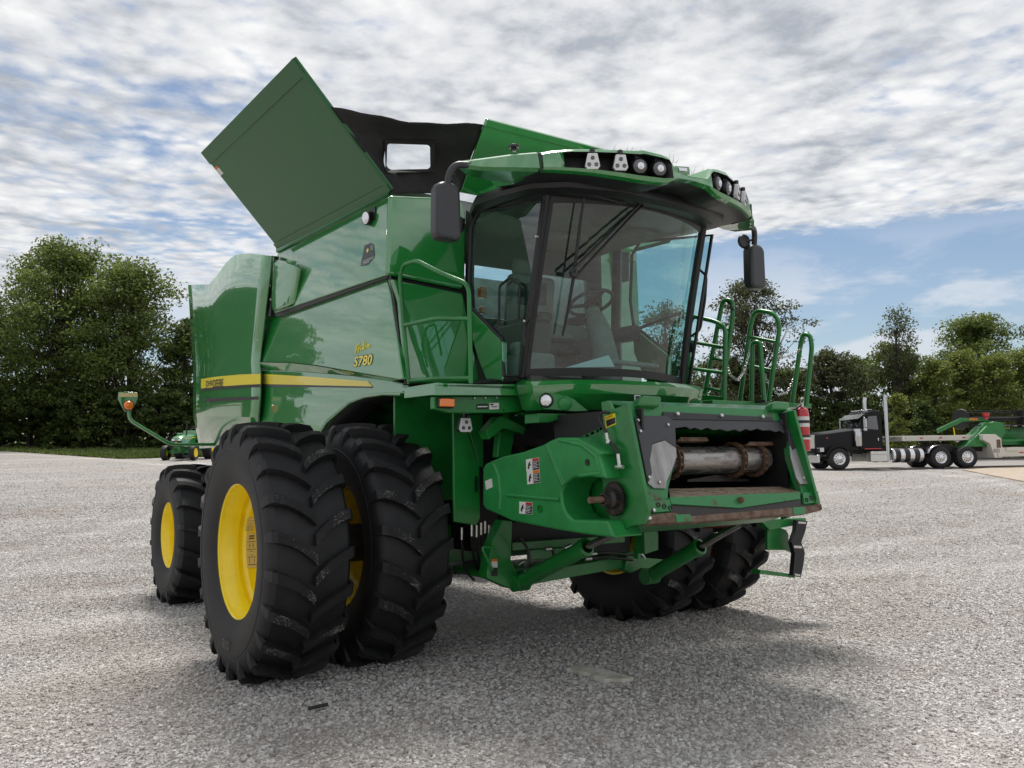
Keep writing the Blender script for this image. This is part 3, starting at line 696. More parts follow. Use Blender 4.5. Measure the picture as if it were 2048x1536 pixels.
# the tree row goes on past the frame on the left; the polished panels mirror it
def T_dir(name, label, deg, D, H, rx, mat, seed, **k):
    d = Matrix.Rotation(R(deg), 3, 'Z') @ HF; q = CAM+d*D
    return tree(name, label, Vector((q.x, q.y, 2.0)), H, rx, mat, seed, **k)
for i, (dg, D, H, lab) in enumerate([(37, 62, 12, 'broad dark tree next along the row past the grass verge'), (41, 60, 14, 'tall dark tree further along the row past the grass verge'), (44.2, 61, 14, 'dark spreading tree last but one along the row left of the lot'), (47.3, 62, 13, 'dark tree last of the tall row left of the lot'), (57, 95, 6, 'low dark tree ending the row left of the lot'), (63, 110, 6, 'low far tree standing apart beyond the end of the row')]):
    T_dir('broadleaf_tree', lab, dg, D, H, 4.2, 'leaf_dark', 120+i, crown0=0.04, clumps=170, per=50, leaf=0.48)
# ================================================================== combine harvester
CH = thing('combine_harvester', (0, 0, 0), 'large green combine harvester with open grain tank and dual front wheels', 'harvester')
XS = 1.62
XH = Vector((1, 0, 0)); YH = Vector((0, 1, 0)); ZH = Vector((0, 0, 1))
def px_x(pts, X): return [P(a, b, X=X) for a, b in pts]
TK = 0.085
def px_t(pts, X0, z0, k=None):
    k = TK if k is None else k
    return [PPL(a, b, Vector((1, 0, k)), X0+k*z0) for a, b in pts]
def px_y(pts, Y): return [P(a, b, Y=Y) for a, b in pts]
def mirrored(o, parent=None):
    me = o.data.copy()
    for v in me.vertices: v.co.x = -v.co.x
    me.flip_normals()
    c = bpy.data.objects.new(o.name.split('.')[0], me); COL.objects.link(c); c.parent = parent or o.parent
    for md in o.modifiers:
        n_ = c.modifiers.new(md.name, md.type)
        for a in ('width', 'segments', 'limit_method', 'angle_limit', 'use_clamp_overlap', 'harden_normals', 'thickness', 'offset', 'levels', 'render_levels'):
            if hasattr(md, a): setattr(n_, a, getattr(md, a))
    return c
def bolts(name, parent, pts, nrm, r=0.012, h=0.008, mat='zinc', n=8):
    nrm = Vector(nrm).normalized(); me = None
    me = MB().lathe([(r, -0.004), (r, h*0.5), (r*0.75, h), (0.0, h*1.1)], (0, 0, 0), nrm, n).mesh(name, mat)
    for p in pts:
        o = bpy.data.objects.new(name, me); COL.objects.link(o); o.parent = parent; o.location = p

# ---------------- wheels
def make_wheel(parent, X, Y, za, R_, w_, rr, side, nl, dish, sticker=False, mats=('yellow', 'tyre', 'lug')):
    """side=+1: outer face towards +X. X = tyre centre"""
    ax = Vector((side, 0, 0)); c = Vector((X, Y, za)); hw = w_/2
    rim = MB()
    xo = hw-0.045                                     # outer flange plane
    prof = [(rr*0.955, xo-0.035), (rr, xo-0.02), (rr*1.012, xo), (rr*0.995, xo+0.004), (rr*0.955, xo-0.012), (rr*0.945, xo-0.05), (rr*0.90, xo-0.085), (rr*0.885, xo-0.16),
            (rr*0.905, xo-0.175), (rr*0.905, xo-0.20), (rr*0.86, xo-0.225), (rr*0.85, xo-dish+0.03), (rr*0.80, xo-dish), (rr*0.42, xo-dish-0.02), (rr*0.36, xo-dish+0.02), (rr*0.30, xo-dish+0.03), (0.0, xo-dish+0.03)]
    rim.lathe(prof, c, ax, 64)
    # back of the disc and the inner barrel
    rim.lathe([(rr*0.955, xo-0.035), (rr*0.93, -xo+0.02), (rr*1.012, -xo), (rr*0.93, -xo+0.006), (rr*0.88, -xo+0.10), (rr*0.87, xo-dish-0.03), (rr*0.40, xo-dish-0.05), (0.0, xo-dish-0.05)], c, ax, 64)
    for k in range(10):
        a = 2*PI*k/10; p = c+Vector((0, math.cos(a), math.sin(a)))*rr*0.42+ax*(xo-dish-0.018)
        rim.lathe([(0.018, 0), (0.018, 0.02), (0.012, 0.03), (0, 0.03)], p, ax, 6)
    wo = rim.build('wheel', mats[0], parent, sharp=40)
    t = MB(); Rc = R_-0.062
    half = [(rr*0.97, xo+0.0), (rr*1.03, xo+0.012), (rr*1.12, hw*0.97), (rr+0.42*(Rc-rr), hw*1.03), (rr+0.66*(Rc-rr), hw*1.04), (rr+0.82*(Rc-rr), hw*1.0), (Rc-0.045, hw*0.95), (Rc-0.018, hw*0.86), (Rc-0.006, hw*0.55), (Rc, 0)]
    prof = half+[(r_, -x_) for r_, x_ in reversed(half[:-1])]
    t.lathe(prof, c, ax, 120, 0)
    # ring moulded in the sidewall
    for rq in (rr+0.62*(Rc-rr),):
        t.lathe([(rq-0.008, hw*1.03), (rq, hw*1.05), (rq+0.008, hw*1.03)], c, ax, 96, 0)
    wl = 0.072*R_
    for i in range(nl):
        for sd_ in (1, -1):
            th0 = 2*PI*(i+(0.5 if sd_ < 0 else 0))/nl
            st = [(-0.02, 0.0, R_-0.002, 1.05), (0.12, 0.042, R_, 1.0), (0.36, 0.098, R_-0.002, 1.0), (0.62, 0.142, R_-0.008, 1.0), (0.90, 0.172, R_-0.022, 1.08), (1.00, 0.178, R_-0.055, 1.1), (1.045, 0.180, R_-0.12, 1.0), (1.03, 0.182, R_-0.19, 0.8)]
            rows = []
            for q, (xf, dth, rt, wf) in enumerate(st):
                th = th0+dth*1.05; x = sd_*xf*hw
                rb = min(rt-0.004, Rc-0.05) if q < 5 else rt-0.05
                a1, a2 = wl*wf/R_*0.5, wl*wf/R_*0.5*1.18
                row = []
                if q >= 5:      # the end wraps down over the shoulder
                    xin = sd_*hw*(0.90 if q == 5 else 0.96)
                    for (da, inn) in ((-a2, 1), (-a1, 0), (a1, 0), (a2, 1)):
                        xx = xin if inn else x
                        row.append(c+ax*xx+Vector((0, math.cos(th+da), math.sin(th+da)))*rt)
                else:
                    for (da, rq) in ((-a2, rb), (-a1, rt), (a1, rt), (a2, rb)):
                        row.append(c+ax*x+Vector((0, math.cos(th+da), math.sin(th+da)))*rq)
                rows.append(row)
            o = len(t.v)
            for row in rows: t.v += [tuple(p) for p in row]
            for q in range(len(rows)-1):
                for j in range(3):
                    t.f.append((o+q*4+j, o+q*4+j+1, o+q*4+5+j, o+q*4+4+j)); t.m.append(1 if (j == 1 and q < 4) else 0)
            t.f.append((o, o+1, o+2, o+3)); t.m.append(0); e_ = o+(len(rows)-1)*4
            t.f.append((e_+3, e_+2, e_+1, e_)); t.m.append(0)
    # weight flattens the tread on the ground and bulges the sidewall
    vv = []
    for x, y, z in t.v:
        if z < 0.30:
            k = ((0.30-z)/0.30)**2; x = X+(x-X)*(1+0.07*k)
        vv.append((x, y, max(z, 0.004)))
    t.v = vv
    t.build('tyre', [mats[1], mats[2]], wo, sharp=26)
    return wo
ZA = 0.98
w_out = make_wheel(CH, 2.375, 0, ZA, 1.025, 0.62, 0.545, 1, 22, 0.40)
make_wheel(CH, 1.53, 0, ZA, 1.025, 0.62, 0.545, 1, 22, 0.30)
make_wheel(CH, -1.53, 0, ZA, 1.025, 0.62, 0.545, -1, 22, 0.30)
make_wheel(CH, -2.375, 0, ZA, 1.025, 0.62, 0.545, -1, 22, 0.40)
make_wheel(CH, 1.985, -4.04, 0.80, 0.85, 0.60, 0.4025, 1, 18, 0.22)
make_wheel(CH, -1.985, -4.04, 0.80, 0.85, 0.60, 0.4025, -1, 18, 0.22)
# paper stickers on the barrel of the outer rim
def barrel_sticker(a0, a1, x0, x1, cols):
    mb = MB(); rr = 0.545*0.85-0.004; n_ = 8
    rows = [[Vector((x, math.cos(a0+(a1-a0)*k/n_)*rr, ZA+math.sin(a0+(a1-a0)*k/n_)*rr)) for k in range(n_+1)] for x in (x0, x1)]
    mb.grid(rows, 0)
    for (fa, fb, fx, fy) in cols:
        r2 = rr-0.002
        rows = [[Vector((x0+(x1-x0)*xx, math.cos(a0+(a1-a0)*aa)*r2, ZA+math.sin(a0+(a1-a0)*aa)*r2)) for aa in (fa, (fa+fb)/2, fb)] for xx in (fx, fy)]
        mb.grid(rows, 1)
    mb.build('sticker', ['cream_label', 'grey_ink'], w_out, sharp=0, fix=False)
lines = [(0.08, 0.10, .1, .9), (0.30, 0.315, .1, .9), (0.52, 0.535, .1, .9), (0.74, 0.755, .1, .9), (0.14, 0.27, .25, .30), (0.14, 0.27, .7, .75), (0.36, 0.37, .3, .7), (0.46, 0.47, .3, .7), (0.58, 0.70, .3, .36), (0.58, 0.70, .62, .68), (0.82, 0.86, .25, .75), (0.89, 0.93, .25, .75)]
barrel_sticker(R(205), R(168), 2.33, 2.42, lines)
barrel_sticker(R(166), R(150), 2.36, 2.43, lines[:8])
text_mesh('lettering', 'one', w_out, 'grey_plastic', (2.703, 0.06, 0.30), (0, -1, 0.0), (0, 0, -1), 0.075, 0.17, 0.002)

# ---------------- chassis
def chassis(mb):
    mb.box((0, 0, ZA), (2.5, 0.34, 0.36)); mb.box((0, -0.1, 1.45), (1.7, 1.3, 0.7)); mb.box((0, -2.2, 1.45), (1.9, 4.2, 0.9)); mb.box((0, -4.3, 1.7), (2.2, 1.9, 0.9))
    mb.box((0, -4.04, 0.8), (3.5, 0.22, 0.24)); mb.box((0, -4.04, 1.1), (0.6, 0.5, 0.6))
    for s_ in (1, -1):
        mb.cyl((s_*0.95, 0, ZA), (s_*1.30, 0, ZA), 0.33, 28); mb.box((s_*0.75, -1.7, 1.0), (0.14, 4.6, 0.22)); mb.cyl((s_*1.3, 0, ZA), (s_*2.3, 0, ZA), 0.16, 20)
        mb.cyl((s_*1.6, -4.04, .8), (s_*1.95, -4.04, .8), 0.16, 20)
part('chassis', CH, 'dark', chassis, bevel=0.01)
part('axle_beam', CH, 'green_frame', lambda mb: (mb.box((0, 0.22, 0.98), (2.3, 0.05, 0.42)), mb.box((0, 0.55, 0.72), (1.7, 0.5, 0.05))), bevel=0.006)

# ---------------- side body (built for the side in view, mirrored for the other)
fold = [(518, 725), (578, 726), (632, 732), (710, 745), (798, 760)]
fold2 = [(523, 740), (570, 741), (632, 745), (706, 751), (781, 761)]
mb = MB()
up = px_t([(518, 725), (521, 690), (533, 638), (538, 630), (773, 555.5), (781, 590), (803, 742), (806, 758), (798, 760), (710, 745), (632, 732), (578, 726)], XS, 2.40)
mb.prism(up, (-0.05, 0, 0))
a = [P(*p, X=XS-0.001) for p in fold]; b = [P(*p, X=XS-0.045) for p in fold2]
mb.grid([a, b])
low = px_x([(523, 740), (570, 741), (632, 745), (706, 751), (781, 761), (806, 768), (806, 788), (768, 788), (731, 793), (701, 804), (677, 824), (654, 844), (640, 866), (630, 900), (545, 900), (515, 880), (513, 836), (518, 799)], XS-0.045)
mb.prism(low, (-0.06, 0, 0))
sp1 = mb.build('front_side_panel', 'green', CH, bevel=0.012, seg=3)
# wheel arch lip and dark well
arch = [(803, 789), (768, 788), (731, 793), (701, 804), (677, 824), (654, 844), (640, 866), (632, 892)]
ai = [P(*p, X=XS-0.05) for p in arch]
al = MB().grid([ai, [v+Vector((-0.30, 0, -0.015)) for v in ai]]).build('arch_liner', 'dark', CH, sharp=40, solid=0.01, fix=False)
rim_ = MB().sweep([P(*p, X=XS-0.052) for p in arch], 0.016, 8).build('arch_trim', 'green', CH, sharp=60)
# rear side panel, curved round the corner
cols = [(376, 570), (384, 569.5), (395, 569), (407, 569), (419, 568), (436, 548), (451, 527), (462, 516), (471, 510), (486, 507.5), (501, 507), (520, 509), (543, 512)]
def xdrop(px): return 0.0 if px > 430 else 0.13*((430-px)/54.0)**2
rows = [[], [], [], [], [], [], [], []]
for i, (cx, ty) in enumerate(cols):
    u_ = i/(len(cols)-1)
    def at(py, X, cx2=None): return P(cx2 if cx2 is not None else cx, py, X=X-xdrop(cx))
    lx = cx+(518-543)*max(0, (cx-440)/103.0) if cx > 440 else cx+10*(1-(cx-376)/64.0)
    rows[0].append(at(ty, XS+0.075)); ym = ty+(735-10*u_-ty)*0.35; rows[1].append(at(ym, XS+0.049, cx+(lx-cx)*0.35))
    rows[2].append(at(ty+(735-10*u_-ty)*0.75, XS+0.016, cx+(lx-cx)*0.75)); rows[3].append(at(735-10*u_, XS-0.006, lx)); rows[4].append(at(752-8*u_, XS+0.028, lx+2*u_))
    rows[5].append(at(800-5*u_, XS+0.03, lx+1*u_)); rows[6].append(at(828+7*u_, XS+0.02, lx-2*u_)); rows[7].append(at(897-5*u_, XS-0.22, lx+13*(1-u_)))
rp_ = MB().grid(rows[::-1]).build('rear_side_panel', 'green', CH, sharp=30, solid=0.02, fix=False)
mirrored(rp_)
slot = plate('panel_slot', CH, 'ink', px_x([(409, 797), (516, 793), (516, 799), (411, 804)], XS+0.036), (-0.03, 0, 0), 0.0); mirrored(slot)
# curved corner piece between rear panel and tank, with its bolts
cpts = [[P(547, 514, X=XS+0.055), P(560, 518, X=XS+0.050), P(580, 523, X=XS+0.045), P(598, 530, X=XS+0.03), P(606, 537, X=XS-0.02)],
        [P(545, 570, X=XS+0.033), P(560, 568, X=XS+0.028), P(580, 566, X=XS+0.023), P(593, 566, X=XS+0.010), P(600, 566, X=XS-0.03)],
        [P(542, 629, X=XS+0.012), P(556, 624, X=XS+0.01), P(573, 618, X=XS+0.003), P(587, 612, X=XS-0.012), P(593, 609, X=XS-0.04)]]
cpn = MB().grid(cpts).build('intake_panel', 'green', CH, sharp=50, solid=0.012, fix=False, subd=1); mirrored(cpn)
bolts('bolt', CH, [P(a_, b_, X=XS+0.004) for a_, b_ in ((535, 517), (540, 545), (541, 572), (542, 599), (531, 631), (516, 681))], (1, 0, 0), 0.016, 0.012)
plate('panel_gap', CH, 'ink', px_x([(543, 511), (549, 512), (546, 565), (541, 632), (533, 634), (538, 565)], XS+0.003), (-0.05, 0, 0), 0)
# tank side panel
ts = plate('tank_side_panel', CH, 'green', px_t([(557, 499), (776, 390), (772, 550.5), (600, 608.5), (548, 627), (551, 520)], XS-0.01, 3.2), (-0.05, 0, 0), 0.012, seg=3)
tg = plate('panel_seam', CH, 'ink', px_x([(540, 629), (773, 548), (775, 555), (556, 633)], XS-0.03), (-0.05, 0, 0), 0)
# hinge rail of the lid with its bolts
hr = MB(); p0, p1 = px_t([(557, 497), (782, 384)], XS-0.01, 3.2)
hr.box((p0+p1)/2+Vector((0.0, 0, 0.0)), (0.05, (p1-p0).length, 0.10), Euler((math.atan2(p1.z-p0.z, p1.y-p0.y), 0, 0)).to_matrix())
hro = hr.build('hinge_rail', 'green_frame', CH, bevel=0.005)
bolts('bolt', hro, [p0.lerp(p1, 0.05+0.15*k)+Vector((0.022, d_, 0.02)) for k in range(7) for d_ in (-0.03, 0.03)], (1, 0, 0), 0.013, 0.012)
# front corner of the tank beside the cab
A_, B_ = P(779, 389, X=XS-0.02), P(808, 766, X=XS-0.02)
FWN = (B_-A_).cross(XH).normalized(); FWC = FWN.dot(A_)
def px_fw(pts, off=0.0):
    s_ = 1 if FWN.y > 0 else -1
    return [PPL(a_, b_, FWN, FWC+s_*off) for a_, b_ in pts]
sfw = 1 if FWN.y > 0 else -1
fw = MB()
fw.prism(px_fw([(779, 389), (865, 393), (905, 397), (924, 404), (931, 418), (934, 450), (931, 560), (927, 578), (797, 552), (774, 548)]), FWN*(-0.06*sfw))
fwo = fw.build('front_tank_panel', 'green', CH, bevel=0.03, seg=4)
fl = MB().prism(px_fw([(783, 556), (800, 561), (926, 586), (930, 603), (942, 680), (968, 765), (817, 765), (808, 700), (797, 600)]), FWN*(-0.05*sfw)).build('front_corner_panel', 'green', CH, bevel=0.02, seg=4)
plate('corner_backing', CH, 'ink', px_fw([(780, 540), (930, 560), (936, 600), (975, 766), (812, 768)], -0.05), FWN*(-0.03*sfw), 0)
# the far side: shorter, its front set back behind the cab door
def left_side(mb):
    mb.prism([(-1.60, -2.0, 3.98), (-1.60, 0.16, 3.93), (-1.60, 0.20, 2.25), (-1.60, -0.55, 2.2), (-1.60, -0.9, 1.9), (-1.60, -2.6, 1.9), (-1.60, -2.7, 3.3)], (0.05, 0, 0))
    mb.prism([(-1.60, 0.16, 3.93), (-0.95, 0.16, 3.95), (-0.95, 0.20, 2.25), (-1.60, 0.20, 2.25)], (0, -0.04, 0))
lsd = part('left_side_panel', CH, 'green', left_side, bevel=0.012)
plate('air_vent', lsd, 'dark', px_y([(1229, 500), (1258, 505), (1258, 562), (1232, 560)], 0.21), (0, -0.03, 0), 0.004)
plate('warning_label', lsd, 'label', px_y([(1261, 504), (1271, 506), (1272, 521), (1262, 520)], 0.207), (0, -0.006, 0), 0)
# grain tank: inner bin
part('grain_tank', CH, 'tank', lambda mb: (mb.box((1.53, -0.72, 3.35), (0.03, 2.5, 1.15)), mb.box((-1.53, -0.95, 3.35), (0.03, 2.05, 1.15)), mb.box((0, -1.99, 3.35), (3.06, 0.03, 1.15)), mb.box((0, -0.97, 2.75), (3.06, 2.06, 0.03)), mb.box((1.20, 0.47, 3.3), (0.64, 0.03, 1.2)), mb.box((-1.22, 0.08, 3.3), (0.64, 0.03, 1.2)), mb.box((0.3, 0.49, 3.88), (2.4, 0.03, 0.20))))
part('engine_deck', CH, 'green', lambda mb: (mb.box((0, -3.8, 3.0), (3.0, 3.5, 1.3)), mb.box((0, -2.6, 3.1), (3.1, 1.1, 1.4))), bevel=0.05)
part('rear_hood', CH, 'green', lambda mb: mb.box((0, -5.3, 2.9), (2.6, 0.7, 1.9)), bevel=0.08)
# lids folded out
LT0, LT1 = Vector((1.622, -2.05, 3.985)), Vector((1.60, 0.64, 3.91))
lt0, lt1 = Vector((2.45, -2.03, 4.885)), Vector((2.44, 0.62, 4.828))
def lid(mb, s_=1):
    q = [LT0, LT1, lt1, lt0]; n_ = (LT1-LT0).cross(lt0-LT0).normalized()
    if n_.z > 0: n_ = -n_                              # lower/outer face
    mb.prism(q, -n_*0.025)
    # rolled edges: the outer hem and the front hem
    hem0, hem1 = lt0.lerp(LT0, 0.12), lt1.lerp(LT1, 0.12)
    mb.prism([lt0+n_*0.012, lt1+n_*0.012, hem1+n_*0.012, hem0+n_*0.012], -n_*0.012)
    e0, e1 = lt0.lerp(lt1, 0.985), LT0.lerp(LT1, 0.985)
    mb.prism([lt1+n_*0.02, LT1+n_*0.02, e1+n_*0.02, e0+n_*0.02], -n_*0.02)
    h0, h1 = LT0.lerp(lt0, 0.05), LT1.lerp(lt1, 0.05)
    mb.prism([LT0+n_*0.018, LT1+n_*0.018, h1+n_*0.018, h0+n_*0.018], -n_*0.018)
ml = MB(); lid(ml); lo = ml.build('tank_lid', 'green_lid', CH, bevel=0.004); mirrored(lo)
LN = (LT1-LT0).cross(lt0-LT0).normalized(); LN = -LN if LN.z > 0 else LN
q0 = lt0.lerp(LT0, 0.16); q1 = lt0.lerp(LT0, 0.24); ud = (lt1-lt0).normalized()
plate('warning_sticker', CH, 'label', [q0+ud*0.02+LN*0.004, q0+ud*0.12+LN*0.004, q1+ud*0.12+LN*0.004, q1+ud*0.02+LN*0.004], -LN*0.003, 0)
plate('warning_sticker', CH, 'orange_label', [q0+ud*0.02+LN*0.007, q0+ud*0.12+LN*0.007, q0.lerp(q1, .25)+ud*0.12+LN*0.007, q0.lerp(q1, .25)+ud*0.02+LN*0.007], -LN*0.002, 0)
# front lid leaning over the cab
FLB, FLT = 0.62, 1.05
fb_r = P(925, 386, Y=FLB); ft_r = P(974, 238, Y=FLT)
zt_, zb_ = ft_r.z, fb_r.z
q = [Vector((fb_r.x+.02, FLB, zb_)), Vector((-fb_r.x-.02, FLB, zb_)), Vector((-ft_r.x, FLT, zt_)), Vector((ft_r.x, FLT, zt_))]
nf = (q[1]-q[0]).cross(q[3]-q[0]).normalized(); nf = nf if nf.y > 0 else -nf
mb = MB(); mb.prism(q, -nf*0.03)
mb.prism([q[2]+nf*0.015, q[3]+nf*0.015, q[3].lerp(q[0], .09)+nf*0.015, q[2].lerp(q[1], .09)+nf*0.015], -nf*0.015)
mb.build('front_tank_lid', 'green', CH, bevel=0.005)
# canvas gusset between the two lids, with its clear window
ga, gb = lt1.lerp(LT1, 0.36), ft_r.lerp(fb_r, 0.05)+Vector((0, -0.03, 0))
gc, gd = Vector((fb_r.x+0.02, FLB-0.02, zb_)), LT1+Vector((-0.02, -0.02, -0.02))
def gus(u_, v_):
    p = ga.lerp(gb, u_).lerp(gd.lerp(gc, u_), v_)
    sag = 0.05*math.sin(PI*u_)*(1-v_)**2
    wr = 0.012*math.sin(9*u_+5*v_)+0.01*math.sin(17*v_+4*u_)*(1-v_)+0.008*math.sin(23*u_-11*v_)
    return p+Vector((0, -0.10*math.sin(PI*u_)*math.sin(PI*v_)+wr, -sag+0.3*wr*(1-v_)))
def gplain(u_, v_): return ga.lerp(gb, u_).lerp(gd.lerp(gc, u_), v_)
def to_px(p):
    d = p-CAM; z = d.dot(CF); return 1024+FPX*d.dot(CR)/z, 768-FPX*d.dot(CU)/z
def guv(px_, py_):
    u_, v_ = 0.4, 0.4
    for _ in range(30):
        x0, y0 = to_px(gus(u_, v_)); xu, yu = to_px(gus(u_+1e-3, v_)); xv, yv = to_px(gus(u_, v_+1e-3))
        a1, b1, a2, b2 = (xu-x0)/1e-3, (xv-x0)/1e-3, (yu-y0)/1e-3, (yv-y0)/1e-3; dt = a1*b2-a2*b1
        ex, ey = px_-x0, py_-y0; u_ += 0.6*(ex*b2-ey*b1)/dt; v_ += 0.6*(a1*ey-a2*ex)/dt
    return Vector((u_, v_, 0))
wq = [guv(772, 284), guv(864, 287), guv(864, 341), guv(774, 342)]
oq = [Vector((0, 0, 0)), Vector((1, 0, 0)), Vector((1, 1, 0)), Vector((0, 1, 0))]
mb = MB()
for k in range(4):
    o0, o1, i0, i1 = oq[k], oq[(k+1) % 4], wq[k], wq[(k+1) % 4]
    mb.grid([[gus(*(o0.lerp(o1, s_/16).lerp(i0.lerp(i1, s_/16), t_/10))[:2]) for s_ in range(17)] for t_ in range(11)])
bmx = bmesh.new(); me = mb.mesh('canvas_gusset', 'canvas', 0, False); bmx.from_mesh(me); bmesh.ops.remove_doubles(bmx, verts=bmx.verts, dist=0.0005); bmesh.ops.recalc_face_normals(bmx, faces=bmx.faces); bmx.to_mesh(me); bmx.free()
me.polygons.foreach_set('use_smooth', [True]*len(me.polygons))
gus_o = bpy.data.objects.new('canvas_gusset', me); COL.objects.link(gus_o); gus_o.parent = CH
md = gus_o.modifiers.new('thickness', 'SOLIDIFY'); md.thickness = 0.006
def wuv(a_, b_): return wq[0].lerp(wq[1], a_).lerp(wq[3].lerp(wq[2], a_), b_)
def rrect(r_, k_, n_=5):
    o = []
    for (cu, cv, a0) in ((1-r_, r_*k_, -90), (1-r_, 1-r_*k_, 0), (r_, 1-r_*k_, 90), (r_, r_*k_, 180)):
        for k in range(n_+1):
            a_ = R(a0+90*k/n_); o.append((cu+r_*math.cos(a_), cv+r_*k_*math.sin(a_)))
    return o
ri = [(0.03+0.94*a_, 0.045+0.91*b_) for a_, b_ in rrect(0.10, 1.7)]; ro_ = [(-0.05+1.10*a_, -0.07+1.14*b_) for a_, b_ in rrect(0.02, 1.7)]
MB().grid([[gus(*wuv(*p)[:2])+Vector((0.003, 0.012, 0)) for p in ro_], [gus(*wuv(*p)[:2])+Vector((0.003, 0.012, 0)) for p in ri]], 0, True).build('window_hem', 'canvas', gus_o, sharp=0, fix=False, solid=0.004)
MB().grid([[gus(*wuv(i/6, j/6)[:2]) for i in range(7)] for j in range(7)]).build('clear_window', 'clear_vinyl', gus_o, sharp=0, fix=False)
# side lamp on the tank
tl = px_t([(741, 437)], XS-0.01, 3.2)[0]
lp_ = part('tank_lamp', CH, ['black', 'bulb'], lambda mb: (mb.lathe([(0.05, -0.01), (0.062, 0.01), (0.062, 0.05), (0.054, 0.056)], tl, (1, 0.15, -0.1), 28, 0), mb.lathe([(0.054, 0.055), (0.03, 0.062), (0, 0.064)], tl, (1, 0.15, -0.1), 28, 1), mb.box(tl+Vector((0.0, 0.02, 0.02)), (0.012, 0.17, 0.12), None, 0)), bevel=0.0)

# ---------------- stripes and lettering
def strip(name, top, bot, X, mat, parent, off=0.004):
    mb = MB(); dr = xdrop if X > XS else (lambda q: 0.0)
    mb.grid([[P(*p, X=X+off-dr(p[0])) for p in top], [P(*p, X=X+off-dr(p[0])) for p in bot]]); return mb.build(name, mat, parent, sharp=0, fix=False)
strip('yellow_stripe', [(524, 748), (573, 750.5), (640, 755), (736, 763)], [(524, 768), (573, 769), (640, 770.5), (745, 773)], XS-0.045, 'stripe', sp1)
strip('black_stripe', [(524, 768), (573, 769), (640, 770.5), (745, 773)], [(524, 773.5), (573, 774), (640, 774.5), (744, 776)], XS-0.045, 'grey_ink', sp1)
for k in range(1, 5):
    f_ = k/5
    strip('stripe_line', [(524, 748+20*f_), (573, 750.5+18.5*f_), (640, 755+15.5*f_), (736+9*f_, 763+10*f_)], [(524, 748.8+20*f_), (573, 751.3+18.5*f_), (640, 755.7+15.5*f_), (736+9*f_, 763.5+10*f_)], XS-0.045, 'cream_label', sp1, 0.006)
strip('yellow_stripe', [(402, 758), (410, 756.7), (420, 755.2), (430, 753.8), (440, 752.5), (480, 749), (521, 747.5)], [(402, 777), (410, 776), (420, 775), (430, 774), (440, 773), (480, 770), (521, 768)], XS+0.034, 'stripe', rp_)
strip('black_stripe', [(402, 777), (410, 776), (420, 775), (430, 774), (440, 773), (480, 770), (521, 768)], [(402, 782), (410, 781), (420, 780.2), (430, 779.4), (440, 778.5), (480, 775.5), (521, 773.5)], XS+0.034, 'ink', rp_)
def text_px(s, p_bl, p_br, hpx, X, mat, parent, bold=0.0, shear=0.0, thick=0.003, z0=0.0, k=0.0):
    a_, b_, t_ = px_t([p_bl, p_br, (p_bl[0], p_bl[1]-hpx)], X, z0, k)
    xd = (b_-a_); return text_mesh('lettering', s, parent, mat, a_, xd, (-k, 0, 1), t_.z-a_.z, xd.length, thick, shear, bold)
for wd_, l_, r_q in (('JOHN', (409, 777.5), (425.5, 775.7)), ('DEERE', (427, 775.5), (447, 773.5))):
    jd = text_px(wd_, l_, r_q, 15.5, XS+0.038, 'ink', rp_, 0.01)
    for v in jd.data.vertices:
        q_ = to_px(v.co)[0]; v.co.x -= xdrop(q_)*0.9-0.004
text_px('S780', (706.5, 735.5), (744.5, 730.5), 22.5, XS+0.001, 'grey_ink', sp1, 0.055, 0.12, 0.002, 2.4, TK)
text_px('S780', (707.5, 734), (743.5, 729.5), 20, XS+0.003, 'stripe', sp1, 0.018, 0.12, 0.003, 2.4, TK)
# script dealer name
SC = [[(712, 706), (716, 695), (720, 688)], [(716, 690), (713, 709)], [(721, 687), (719, 706)], [(713, 702), (720, 697), (724, 694)], [(723, 695), (722.5, 700), (724, 701.5), (726.5, 699), (727.5, 693.5), (727, 700), (728.5, 700)],
      [(730.5, 683), (729, 698), (730, 699), (731, 697)], [(727.5, 691), (734, 687.5)], [(734, 691), (732, 692), (733.5, 694.5), (732, 698), (730.5, 698.5)], [(737, 690), (735, 692), (735.5, 695), (737.5, 694.5), (738, 691), (737, 690)], [(739, 690), (738.8, 695), (740, 691), (741.5, 690), (741.8, 694), (743, 693)]]
mb = MB()
for st in SC: mb.sweep(px_t([(a_-2.0, b_-0.5) for a_, b_ in st], XS+0.003, 2.4), 0.0045, 6, 0.004)
mb.build('dealer_lettering', 'stripe', sp1, sharp=0)
# anniversary badge on the tank
XB = XS-0.01
bd = plate('badge', ts, 'grey_ink', px_t([(729, 491), (741, 486), (747, 488), (749, 510), (747, 516), (735, 530), (721, 532), (726, 507)], XB+0.003, 3.2), (-0.002, 0, 0), 0)
mb = MB().lathe([(0.018, 0), (0.018, 0.003), (0, 0.003)], px_t([(735.5, 501)], XB+0.004, 3.2)[0], (1, 0, TK), 16); mb.build('badge_dot', 'stripe', ts)
text_px('SELF-PROPELLED', (727, 525.5), (747, 517), 4.2, XB+0.004, 'label', ts, 0, 0, 0.002, 3.2, TK); text_px('COMBINES', (725, 530), (739, 525), 4.2, XB+0.004, 'label', ts, 0, 0, 0.002, 3.2, TK)
text_px('2022', (741, 496), (747, 493.5), 3.6, XB+0.004, 'label', ts, 0, 0, 0.002, 3.2, TK); text_px('1947', (741, 501), (747, 498.5), 3.6, XB+0.004, 'label', ts, 0, 0, 0.002, 3.2, TK)

